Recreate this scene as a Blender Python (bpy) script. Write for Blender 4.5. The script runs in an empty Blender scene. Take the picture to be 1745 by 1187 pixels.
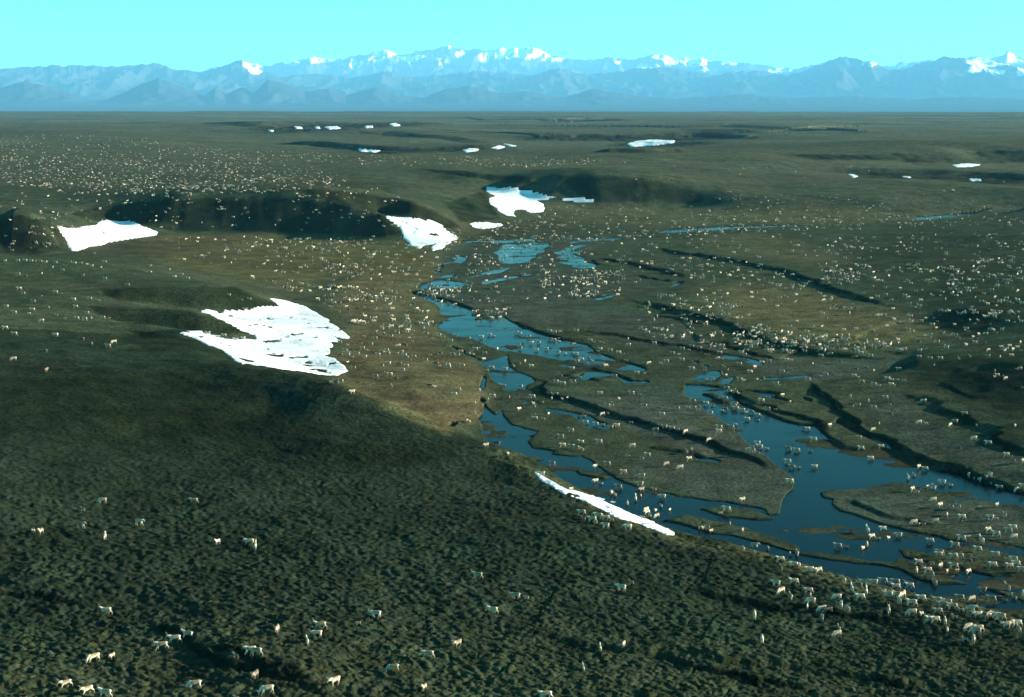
import bpy, math, random
import numpy as np

# ------------------------------------------------------------------ camera, sky, sun, exposure
sc = bpy.context.scene
COL = sc.collection
CAM_H = 80.0
PITCH = math.radians(9.73)
FPX = 2424.0          # focal length in photo pixels (1745 x 1187)
SUN_AZ = math.radians(80)     # clockwise from +Y (view direction)
SUN_EL = math.radians(12.5)

cam_d = bpy.data.cameras.new("camera")
cam_d.sensor_width = 36.0
cam_d.lens = FPX * 36.0 / 1745.0
cam_d.clip_start = 1.0
cam_d.clip_end = 200000.0
cam = bpy.data.objects.new("camera", cam_d)
COL.objects.link(cam)
cam.location = (0, 0, CAM_H)
cam.rotation_euler = (math.pi / 2 - PITCH, 0, 0)
sc.camera = cam

world = bpy.data.worlds.new("World")
sc.world = world
world.use_nodes = True
wn = world.node_tree
wn.nodes.clear()
w_out = wn.nodes.new("ShaderNodeOutputWorld")
w_bg = wn.nodes.new("ShaderNodeBackground")
w_sky = wn.nodes.new("ShaderNodeTexSky")
w_sky.sky_type = 'NISHITA'
w_sky.sun_disc = False
w_sky.sun_elevation = SUN_EL
w_sky.sun_rotation = SUN_AZ
w_sky.air_density = 1.0
w_sky.dust_density = 0.3
w_sky.ozone_density = 1.6
w_tint = wn.nodes.new("ShaderNodeMix")
w_tint.data_type = 'RGBA'
w_tint.blend_type = 'MULTIPLY'
w_tint.inputs[0].default_value = 1.0
w_tint.inputs[7].default_value = (0.24, 1.08, 1.04, 1)     # the slide film's cyan sky
wn.links.new(w_sky.outputs[0], w_tint.inputs[6])
wn.links.new(w_tint.outputs[2], w_bg.inputs[0])
w_bg.inputs[1].default_value = 0.063
wn.links.new(w_bg.outputs[0], w_out.inputs[0])

sun_d = bpy.data.lights.new("sun", 'SUN')
sun_d.energy = 5.0
sun_d.angle = math.radians(0.5)
sun_d.color = (1.0, 0.93, 0.78)
sun = bpy.data.objects.new("sun", sun_d)
COL.objects.link(sun)
SUN = np.array([math.sin(SUN_AZ) * math.cos(SUN_EL), math.cos(SUN_AZ) * math.cos(SUN_EL), math.sin(SUN_EL)])
from mathutils import Vector
sun.rotation_euler = Vector(SUN).to_track_quat('Z', 'Y').to_euler()
sun.location = (3000, 800, 900)

sc.view_settings.view_transform = 'Standard'
sc.view_settings.look = 'None'
sc.view_settings.exposure = 2.15
sc.view_settings.gamma = 1.0
sc.cycles.use_denoising = True
sc.cycles.max_bounces = 6
sc.cycles.volume_bounces = 0

# ------------------------------------------------------------------ maths helpers
CP, SP = math.cos(PITCH), math.sin(PITCH)

def ray(u, v):
    """photo pixel -> (azimuth, drop per metre of ground distance)"""
    x = (np.asarray(u, float) - 872.5) / FPX
    y = -(np.asarray(v, float) - 593.5) / FPX
    dx, dy, dz = x, CP + SP * y, -SP + CP * y
    return np.arctan2(dx, dy), -dz / np.hypot(dx, dy)

def project(X, Y, Z):
    f = Y * CP - (Z - CAM_H) * SP
    up = Y * SP + (Z - CAM_H) * CP
    f = np.maximum(f, 1e-3)
    return 872.5 + FPX * X / f, 593.5 - FPX * up / f

def ground_pt(u, v, z=0.0):
    th, k = ray(u, v)
    R = (CAM_H - np.asarray(z, float)) / np.maximum(k, 1e-4)
    return th, R

def _hash(ix, iy, seed):
    h = (ix.astype(np.int64) * 374761393 + iy.astype(np.int64) * 668265263 + seed * 974634777) & 0x7fffffff
    h = ((h ^ (h >> 13)) * 1274126177) & 0x7fffffff
    return ((h ^ (h >> 16)) & 0xffff).astype(np.float32) / 65535.0

def noise(x, y, seed=0):
    """smooth value noise, -1..1"""
    ix = np.floor(x); iy = np.floor(y)
    fx = (x - ix).astype(np.float32); fy = (y - iy).astype(np.float32)
    ix = ix.astype(np.int64); iy = iy.astype(np.int64)
    fx = fx * fx * fx * (fx * (fx * 6 - 15) + 10); fy = fy * fy * fy * (fy * (fy * 6 - 15) + 10)
    a = _hash(ix, iy, seed); b = _hash(ix + 1, iy, seed)
    c = _hash(ix, iy + 1, seed); d = _hash(ix + 1, iy + 1, seed)
    return (a + (b - a) * fx + (c - a) * fy + (a - b - c + d) * fx * fy) * 2 - 1

def sstep(a, b, x):
    t = np.clip((x - a) / (b - a), 0, 1)
    return t * t * (3 - 2 * t)

# masks traced on the plane: raster in photo pixels, 2x oversampled
RU0, RV0, RW, RH, RS = -420, 185, 2560, 1300, 2
def raster():
    return np.zeros((RH * RS, RW * RS), np.float32)

def fill(img, pts, val=1.0):
    p = np.array(pts, float)
    p = (p - [RU0, RV0]) * RS
    y0 = max(0, int(p[:, 1].min())); y1 = min(img.shape[0] - 1, int(p[:, 1].max()) + 1)
    q = np.roll(p, -1, axis=0)
    for yy in range(y0, y1 + 1):
        c = yy + 0.5
        s = (p[:, 1] <= c) != (q[:, 1] <= c)
        if not s.any():
            continue
        xs = np.sort(p[s, 0] + (c - p[s, 1]) / (q[s, 1] - p[s, 1]) * (q[s, 0] - p[s, 0]))
        for i in range(0, len(xs) - 1, 2):
            a = max(0, int(round(xs[i]))); b = min(img.shape[1], int(round(xs[i + 1])))
            if b > a:
                img[yy, a:b] = val
    return img

def blur(img, rx, ry=None, n=2):
    ry = rx if ry is None else ry
    for _ in range(n):
        for ax, r in ((0, int(ry * RS)), (1, int(rx * RS))):
            if r < 1:
                continue
            k = 2 * r + 1
            pad = [(0, 0), (0, 0)]; pad[ax] = (r + 1, r)
            c = np.cumsum(np.pad(img, pad, mode='edge'), axis=ax, dtype=np.float64)
            if ax == 0:
                img = ((c[k:] - c[:-k]) / k).astype(np.float32)
            else:
                img = ((c[:, k:] - c[:, :-k]) / k).astype(np.float32)
    return img

def look(img, u, v):
    x = np.clip((u - RU0) * RS - 0.5, 0, img.shape[1] - 1.001); y = np.clip((v - RV0) * RS - 0.5, 0, img.shape[0] - 1.001)
    ix = x.astype(np.int32); iy = y.astype(np.int32)
    fx = (x - ix).astype(np.float32); fy = (y - iy).astype(np.float32)
    return (img[iy, ix] * (1 - fx) + img[iy, ix + 1] * fx) * (1 - fy) + (img[iy + 1, ix] * (1 - fx) + img[iy + 1, ix + 1] * fx) * fy

K6 = 300.0 / 1745.0
TILES = {'A': (660, 380, K6), 'B': (940, 380, K6), 'C': (700, 560, K6), 'D': (980, 560, K6), 'E': (1160, 560, K6),
         'F': (1445, 560, K6), 'G': (560, 560, K6), 'T1': (800, 720, K6), 'T2': (1080, 740, K6), 'T3': (1240, 740, K6),
         'T4': (1445, 740, K6), 'T5': (1260, 900, K6), 'T6': (1445, 900, K6), 'H': (0, 780, 600 / 1745.0),
         'I': (580, 780, 600 / 1745.0), 'J': (0, 380, 600 / 1745.0), 'P': (0, 0, 1.0)}
def P(s):
    """'tile x,y x,y ...' -> photo pixels"""
    w = s.split()
    x0, y0, k = TILES[w[0]]
    return [(x0 + float(a.split(',')[0]) * k, y0 + float(a.split(',')[1]) * k) for a in w[1:]]
# ------------------------------------------------------------------ the ground: heights from control points
CTRL = """
600,560,3 650,560,2.5 700,560,1.5 735,560,1.2 600,620,4 700,640,3.5 800,650,1.3 750,700,2.5 700,680,3.5 640,660,4 760,722,1.6 815,690,.9 720,600,2
300,402,5 300,430,4.5 400,420,4 500,420,3.5 600,430,3 700,440,1.5 650,480,2 550,480,3 500,450,3.3 430,470,4 480,500,3.5 560,520,3 640,520,2.2 700,500,.9
270,445,4.5 150,432,5 400,400,4.3 550,400,4 640,408,3 690,428,2 750,400,1.3 800,392,1.4 860,385,1.8
0,436,15.5 100,440,15.5 206,449,15 303,471,14.5 402,487,11 482,521,5

100,465,15.6 200,480,15 400,545,5 500,545,4 560,560,3.4 585,590,3.2 470,529,4.6
-60,436,16 0,432,6 100,432,5.5 206,441,5 303,462,4.6 402,478,4.2 482,512,3.6

400,600,5.5 450,600,4.5 520,600,4 500,625,4 560,630,3.6
172,548,15.5 254,555,15 302,566,14.8 350,590,15 405,616,17
250,578,13.4 200,568,14.3 100,600,17 250,600,15.2 350,608,15.6 300,640,15.5
0,470,16 0,500,16.5 0,540,17 0,600,18 0,650,17.5 -300,500,18 -300,600,20 -300,700,18
470,628,16.8 530,638,16.3 560,658,15.5 600,675,14.3 656,689,12.5 697,704,11 725,723,9.7 758,735,9 800,752,8.5 835,765,8.5 869,775,8.5 895,787,8.3
910,801,7.5 965,833,6.5 1006,854,6 1075,883,5.5 1154,913,5 1200,924,5 1252,931,5 1329,953,4.5 1406,976,4.2 1531,1003,4 1651,1028,4 1745,1053,4 1900,1090,4
470,622,5 530,632,4.5 560,652,4 600,668,3.8 656,682,3.3 697,697,3 725,712,2.5 758,728,1.8 800,747,.5 840,760,0 869,768,0 910,790,0
965,826,.3 1006,846,.5 1075,872,.5 1154,905,0 1252,922,0 1329,945,0 1406,968,0 1531,993,0 1651,1018,0 1745,1043,0 1900,1075,0
300,690,12.4 450,690,12.4 375,695,12.2 375,655,14.8 450,655,15 300,655,14.6 520,690,13.2 150,690,14.4 220,690,13.2 220,655,15 560,700,12.6 450,760,9.4 300,760,10.4 150,760,12.6 0,760,14 620,760,10.5 700,760,9.8 700,830,8 850,795,7.8 850,830,6
800,900,7 600,850,8.5 450,850,9.6 200,850,11 0,850,13 1000,900,6.2 1150,980,6 1000,1000,7 800,1000,8 500,1000,9.5 200,1000,11 0,1000,12
1300,1030,5 1500,1060,4.6 1300,1100,6 1500,1130,5.5 1745,1120,5 1745,1187,6 1300,1187,7 900,1187,9 450,1187,11 0,1187,13
0,1600,14 450,1600,12 900,1600,10 1300,1600,8 1745,1600,7 -500,1600,15 2300,1600,7 -500,1187,15 2200,1187,6 -500,850,16 2300,1000,1 2300,800,3
130,510,15.5 430,568,6.5
0,352,20.5 60,355,20.2 120,362,18 165,377,11 180,382,9.5 230,384,8 260,397,5.5 150,418,5.3 -300,365,20 -300,430,8
0,335,20 100,330,20 0,300,22 200,300,22 400,300,22 0,270,23.5 200,265,24 -400,300,24
520,318,21.5 600,318,22.5 680,316,22.5 730,318,20.5 720,342,14.5 780,368,8 800,384,3.6 
640,300,23 560,300,22.5 700,293,23 850,320,14 830,330,13.5 900,332,10 930,338,8.5 860,345,9 870,366,4.3 900,358,5 930,360,3.6
1260,352,4.3 980,325,13
1000,285,24 1200,300,20 1300,320,13 1400,330,11 1500,340,9 1745,345,9 1300,300,18 1450,303,16 1600,310,14 1745,322,13 1450,296,10 1600,302,8 1745,308,7
1950,330,12 1950,300,14
1950,255,27 1950,278,12
1745,290,12 1450,284,17 1300,280,20 1200,275,21
900,380,1.8 1000,360,3.5 1100,365,3.3 1200,365,3.5 1400,360,3 1500,355,3.5 1000,388,.8 1250,395,.9 1400,400,2 1300,420,1.7 1500,430,4 1745,380,4 1745,400,6 1600,400,4 1745,450,7 1600,460,5.5
1400,383,.4 1550,372,.3 1650,365,.3 1745,358,.6 1950,350,1 1240,387,.2
1450,460,3 1400,520,1.5 1300,500,1 1500,560,1.6 1600,545,2.4 1650,528,6 1660,566,2 1745,500,7.5 1745,540,6 1700,590,3 1560,600,1.3 1745,600,5 1640,612,4.6 1745,615,7.5 1640,672,1.8 1600,700,1
1745,690,3 1745,760,2 1745,830,1.1 1600,760,.5 1950,600,9 1950,500,10 1950,760,3 1950,400,8
220,243,24.5 400,252,25 600,261,25 780,262,25 900,262,25 1100,266,24 1250,270,22
400,248,18 600,256,17 800,256,15 950,256,16 1110,244,15 1110,252,16
0,240,25 300,232,25 0,225,26 600,240,22 900,245,21 1300,240,23 1600,240,24 1950,240,26 -400,240,26
0,210,28 500,210,25 900,215,24 1300,212,26 1745,215,27 -400,210,29 2100,215,28
0,198,31 500,198,29 900,198,27 1300,200,28 1745,201,28 -500,198,32 2200,201,29
0,191,33 500,191,33 900,193,31 1300,196,30 1745,197,31
"""
ctrl = np.array([[float(t) for t in w.split(',')] for w in CTRL.split()])
# bluffs: foot (u, v, height), picture height of the brow, slope
FACES = """215,388,5.2,345,.58 300,394,4.3,341,.58 400,394,4.2,339,.58 480,396,4.1,341,.58 540,397,3.9,344,.58 600,401,3.5,352,.58 645,408,3,368,.5
10,428,6.3,372,.58 60,428,6,376,.58 100,426,5.6,388,.5 560,348,19.3,331,.58 620,358,14.5,334,.58 660,374,8.5,338,.58 700,388,5,347,.58 745,391,3.5,368,.45
740,298,22.5,289,.58 800,306,20,296,.58 880,311,19,301,.58 960,341,7,302,.58 1000,347,4.8,300,.58 1060,348,4.4,302,.58 1120,348,4.2,308,.58 1180,348,4.2,320,.5 1230,350,4.2,333,.45
1540,277,15,266,.4 1600,279,12.5,258,.58 1745,277,12.5,256,.58
250,516,11.5,494,.5 300,522,9.7,497,.5 350,525,8.6,497,.5 400,527,7,495,.5 440,527,6,503,.5 220,545,11,522,.5 270,555,9.5,527,.5 320,564,8.5,533,.5 370,569,7.4,545,.5"""
for w in FACES.split():
    u_, vb, zb, vt, s_ = [float(t) for t in w.split(',')]
    Rb = ground_pt(u_, vb, zb)[1]; kt = ray(u_, vt)[1]
    dR = (CAM_H - zb - kt * Rb) / (kt + s_)
    ctrl = np.vstack([ctrl, [u_, vb, zb], [u_, vt, zb + s_ * dR], [u_, (vb + vt) / 2, CAM_H - ray(u_, (vb + vt) / 2)[1] * (Rb + dR * (CAM_H - zb - ray(u_, (vb + vt) / 2)[1] * Rb) / (ray(u_, (vb + vt) / 2)[1] + s_) / dR)]])
cth, cR = ground_pt(ctrl[:, 0], ctrl[:, 1], ctrl[:, 2])
far = [(-.4, 13500, 10), (0, 13500, 10), (.4, 13500, 10), (-.6, 11500, 34), (.6, 11500, 32), (-.8, 400, 22), (-.8, 200, 16), (.8, 400, 6), (.8, 900, 16),
       (-.8, 900, 24), (0, 60, 12), (.6, 60, 8), (-.6, 60, 16), (.8, 3000, 26), (-.8, 3000, 27)]
for a, r, z in far:
    cth = np.append(cth, a); cR = np.append(cR, r); ctrl = np.vstack([ctrl, [0, 0, z]])
cz = ctrl[:, 2]
MQ = 0.0065
cl = np.log(cR)
# drop near-duplicates
keep = []
for i in range(len(cl)):
    if all((cth[i] - cth[j]) ** 2 + (cl[i] - cl[j]) ** 2 > 0.004 ** 2 for j in keep):
        keep.append(i)
cth, cl, cz = cth[keep], cl[keep], cz[keep]
def _kern(a, b, c, d):
    return np.sqrt((a - c) ** 2 + (b - d) ** 2 + MQ * MQ)
n = len(cth)
M = np.zeros((n + 1, n + 1)); M[:n, :n] = _kern(cth[:, None], cl[:, None], cth[None], cl[None]) - np.eye(n) * 0.002
M[:n, n] = 1; M[n, :n] = 1
wts = np.linalg.solve(M, np.append(cz, 0))
def base_height(th, lr):
    shp = th.shape
    th = th.ravel().astype(np.float32); lr = lr.ravel().astype(np.float32)
    out = np.full(th.shape, wts[n], np.float32)
    for i in range(n):
        d = np.square(th - np.float32(cth[i])); d += np.square(lr - np.float32(cl[i])); d += np.float32(MQ * MQ)
        np.sqrt(d, out=d); d *= np.float32(wts[i]); out += d
    return out.reshape(shp)

# grid: azimuth x distance
HALF = math.radians(23.5)
thc = np.linspace(-HALF, HALF, 1150)
side = np.cumsum(np.linspace(thc[1] - thc[0], 0.03, 44))
TH = np.concatenate([-HALF - side[::-1], thc, HALF + side])
r = [40.0]
while r[-1] < 14000:
    R = r[-1]
    d = min(max(6.4e-6 * R * R, 0.14), 0.0035 * R) if R > 118 else max(0.14, (125 - R) * 0.06)
    r.append(R + d)
RR = np.array(r)
NT, NR = len(TH), len(RR)
# coarse lattice for the smooth part
ti = np.unique(np.append(np.arange(0, NT, 3), NT - 1)); ri = np.unique(np.append(np.arange(0, NR, 2), NR - 1))
Tc, Rc = np.meshgrid(TH[ti], np.log(RR[ri]))
Hc = base_height(Tc, Rc).astype(np.float64)
# a little smoothing to round off what the control points leave
for _ in range(1):
    Hc[1:-1] = (Hc[:-2] + 2 * Hc[1:-1] + Hc[2:]) / 4
    Hc[:, 1:-1] = (Hc[:, :-2] + 2 * Hc[:, 1:-1] + Hc[:, 2:]) / 4

def hit(u, v, H=None, T=None, R=None, lift=0.0):
    """where the ray through a photo pixel meets the ground -> theta, R, z"""
    H = Hc if H is None else H; T = TH[ti] if T is None else T; R = RR[ri] if R is None else R
    th, k = ray(u, v)
    th = np.atleast_1d(th); k = np.atleast_1d(k)
    j = np.clip(np.searchsorted(T, th) - 1, 0, len(T) - 2)
    f = (th - T[j]) / (T[j + 1] - T[j])
    prof = H[:, j] * (1 - f) + H[:, j + 1] * f + lift          # NR x n
    line = CAM_H - R[:, None] * k[None]
    below = line <= prof
    below[R < 100] = False
    i = np.argmax(below, axis=0)
    ok = below.any(axis=0)
    i = np.where(ok, np.maximum(i, 1), len(R) - 1)
    a = line[i - 1, np.arange(len(th))] - prof[i - 1, np.arange(len(th))]
    b = prof[i, np.arange(len(th))] - line[i, np.arange(len(th))]
    t = np.clip(a / np.maximum(a + b, 1e-6), 0, 1)
    Rh = R[i - 1] + (R[i] - R[i - 1]) * t
    return th, Rh, CAM_H - Rh * k - lift, ok

# scarps: low steps along a line, steep towards the viewer's left, soft behind. height, soft length, face width
SCARPS = [
 (1.5, 30, 2.0, 'P 918,640 930,655 928,672 950,683 1000,703 1050,722 1100,740 1150,757 1200,777 1260,800 1320,820 1347,830'),
 (1.9, 40, 2.2, 'P 1380,645 1395,668 1415,690 1440,715 1460,735 1500,752 1550,778 1600,797 1650,808 1700,826 1800,852'),
 (2.0, 50, 3.0, 'P 1110,418 1150,432 1200,438 1250,447 1300,456 1340,466 1390,482 1430,498 1480,515 1530,524 1575,528'),
 (2.2, 40, 3.0, 'P 1060,508 1110,520 1160,535 1220,552 1270,572 1320,592 1370,600 1420,604 1480,606 1560,600'),
 (1.5, 40, 4.0, 'P 1540,668 1570,685 1600,700 1640,716 1680,735 1700,757 1745,775 1850,800'),
 (1.6, 50, 4.0, 'P 1000,440 1050,446 1100,455 1150,468 1170,476'),
 (1.0, 20, 3.0, 'P 1080,468 1103,473 1145,481'),
 (0.9, 25, 2.5, 'P 740,503 775,514 800,525 815,531'),
 (0.8, 25, 2.5, 'P 866,545 885,556 920,567 960,577 1010,583'),
 (1.1, 40, 3.0, 'P 985,562 1014,569 1066,576 1100,584 1135,591 1169,594 1200,600 1250,607'),
 (0.8, 25, 2.5, 'P 1110,536 1150,545 1200,556'),
 (1.0, 35, 3.0, 'P 1175,590 1230,590 1290,607 1340,612'),
 (1.0, 30, 2.5, 'P 1250,668 1262,687 1300,702 1340,716 1390,726 1402,738 1418,750'),
 (0.7, 20, 2.5, 'P 1429,869 1455,876 1489,888 1534,900 1600,914'),
 (0.8, 25, 2.2, 'P 948,640 985,646 1030,660'),
 (0.8, 20, 2.5, 'P 1005,443 1020,450 1040,452'),
 (0.7, 20, 2.2, 'P 1100,783 1130,790 1160,797 1212,800'),
 (0.9, 30, 2.5, 'P 1600,650 1630,668 1660,690'),
 (1.14, 15, 1.92, 'P 850,1085 930,1095 1000,1110 1080,1118 1140,1125 1200,1145 1290,1165 1400,1178'),
 (0.95, 12, 1.68, 'P -60,1012 0,1018 60,1020 120,1030 180,1042'),
 (1.14, 10, 1.8, 'P 255,1062 300,1075 330,1100 350,1130 400,1150 470,1160 560,1180'),
 (1.14, 14, 1.92, 'P 350,1120 420,1135 450,1165 560,1185'),
 (0.95, 12, 1.92, 'P 1150,1005 1250,1020 1330,1035 1420,1040 1560,1062'),
 (1.14, 14, 1.92, 'P 1145,1120 1230,1135 1330,1140 1500,1165 1600,1187'),
 (2.0, 40, 7, 'P 690,395 720,400 770,392'),
 (4.0, 120, 12, 'P 0,420 60,422 108,424'),
 (7, 500, 60, 'P 330,219 400,221 450,223 520,218 600,216 700,213 790,210'),
 (6, 400, 50, 'P 560,230 660,229 740,234 800,240'),
 (7, 300, 30, 'P 470,243 560,249 640,253 720,255 820,250 870,244'),
 (7, 400, 40, 'P 880,236 960,235 1060,236 1180,234 1300,238'),
 (6, 500, 60, 'P 1150,222 1230,219 1350,225 1450,223'),
 (6, 500, 60, 'P 800,206 900,206 1000,207 1080,209'),
 (5, 200, 25, 'P 1000,262 1100,264 1200,262'),
 (5, 250, 30, 'P 1400,292 1450,294 1550,297 1650,301 1745,306 1900,312'),
]
scarp_xy = []
for h, L, w, s in SCARPS:
    p = np.array(P(s))
    q = [p[0]]
    for a, b in zip(p[:-1], p[1:]):      # wander a little between the traced points
        m = max(2, int(np.hypot(*(b - a)) / 12))
        for j in range(1, m + 1):
            q.append(a + (b - a) * j / m)
    q = np.array(q)
    amp = 1.2 if h < 3 else 0.5
    q[:, 1] += amp * noise(q[:, 0] / 14.0, q[:, 0] * 0 + h * 7.1, 5)
    th, Rh, z, ok = hit(q[:, 0], q[:, 1])
    scarp_xy.append((h, L, w, np.sin(th) * Rh, np.cos(th) * Rh))

BANK_SHADE = None
def add_scarps(H, Xg, Yg):
    global BANK_SHADE
    BANK_SHADE = np.zeros(H.shape, np.float32)
    for h, L, w, xs, ys in scarp_xy:
        cx0, cx1 = xs.min() - L * 2.2, xs.max() + L * 2.2; cy0, cy1 = ys.min() - L * 2.2, ys.max() + L * 2.2
        sel = np.where((Xg > cx0) & (Xg < cx1) & (Yg > cy0) & (Yg < cy1))
        if not len(sel[0]):
            continue
        x = Xg[sel]; y = Yg[sel]
        best = np.full(x.shape, 1e9); sgn = np.ones(x.shape); at = np.zeros(x.shape)
        seg = np.hypot(np.diff(xs), np.diff(ys)); cum = np.append(0, np.cumsum(seg)); tot = cum[-1]
        for i in range(len(seg)):
            dx, dy = xs[i + 1] - xs[i], ys[i + 1] - ys[i]
            t = np.clip(((x - xs[i]) * dx + (y - ys[i]) * dy) / max(seg[i] ** 2, 1e-6), 0, 1)
            d = (x - xs[i] - t * dx) ** 2 + (y - ys[i] - t * dy) ** 2
            m = d < best
            cr = dx * (y - ys[i]) - dy * (x - xs[i])
            best = np.where(m, d, best); sgn = np.where(m, np.sign(cr), sgn); at = np.where(m, cum[i] + t * seg[i], at)
        d = np.sqrt(best) * sgn          # >0 : left of the direction of travel (away from the viewer for lines drawn rightwards)
        d = d + w * 0.5
        d = d + w * ((.5 * noise(x / 9, y / 9, 17) + .4 * noise(x / 3.1, y / 3.1, 18)) if h < 3 else .5 * noise(x / w / 3, y / w / 3, 17))
        end = np.minimum(at, tot - at) / max(tot, 1)
        prof = sstep(0, w, d) * np.exp(-np.maximum(d - w, 0) / L * 1.0) * sstep(0, 0.18, end)
        H[sel] += (.6 if h < 3 else 1) * h * prof
        BANK_SHADE[sel] = np.maximum(BANK_SHADE[sel], sstep(0, w * .2, d) * (1 - sstep(w * .6, w, d)) * sstep(0, 0.12, end) * (1 if .7 < h < 3 else .6) * sstep(-.9, -.2, noise(x / 14, y / 14, 19)))  # dark band on each step face: bank shade put into the colour
    return H

def up(Hl):
    """coarse lattice -> full grid"""
    a = np.empty((len(ri), NT))
    for i in range(len(ri)):
        a[i] = np.interp(TH, TH[ti], Hl[i])
    j = np.clip(np.searchsorted(RR[ri], RR, side='right') - 1, 0, len(ri) - 2)
    f = (RR - RR[ri][j]) / (RR[ri][j + 1] - RR[ri][j])
    return a[j] * (1 - f)[:, None] + a[j + 1] * f[:, None]
H = up(Hc)
Xg = RR[:, None] * np.sin(TH)[None]
Yg = RR[:, None] * np.cos(TH)[None]
Rg = np.broadcast_to(RR[:, None], H.shape)
# the plane's own picture position of every grid point (to carry what was traced on the valley floor)
u0, v0 = project(Xg, Yg, np.zeros(1))
H += 0 
# gentle swells
sw = 0
for lam, amp in ((420, 2.2), (170, 1.5), (70, .9), (30, .4)):
    fade = np.clip(RR / (lam * 3.0), 0.15, 1)[:, None]
    sw = sw + amp * fade * noise(Xg / lam + 3, Yg / lam + 7, int(lam))
upl = sstep(1.5, 8, H)
H += sw * (0.08 + 0.92 * upl)
far_sw = sstep(1400, 3000, Rg)
H += far_sw * (6.0 * noise(Xg / 900 + 11, Yg / 700, 71) + 3 * noise(Xg / 300 + 1, Yg / 260, 72) + 1.2 * noise(Xg / 120 + 1, Yg / 110, 73))

FLOOR = P('P 905,403 1000,394 1240,384 1400,380 1745,360 1745,366 1400,390 1250,393 1100,402 1130,425 1060,445 1150,475 1150,490 1060,508 1160,535 1270,572 1330,592 1400,606 1560,602 1540,640 1400,650 1430,705 1480,745 1640,805 1850,855 1850,1100 1450,998 1250,938 1000,862 820,768 828,700 822,650 800,605 748,570 744,520 716,503 745,452 752,428 800,407')
floor_m = blur(fill(raster(), FLOOR), 14, 4)
fm = look(floor_m, u0, v0)
H *= 1 - fm
H += fm * 0.06
H = add_scarps(H, Xg, Yg)

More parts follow.
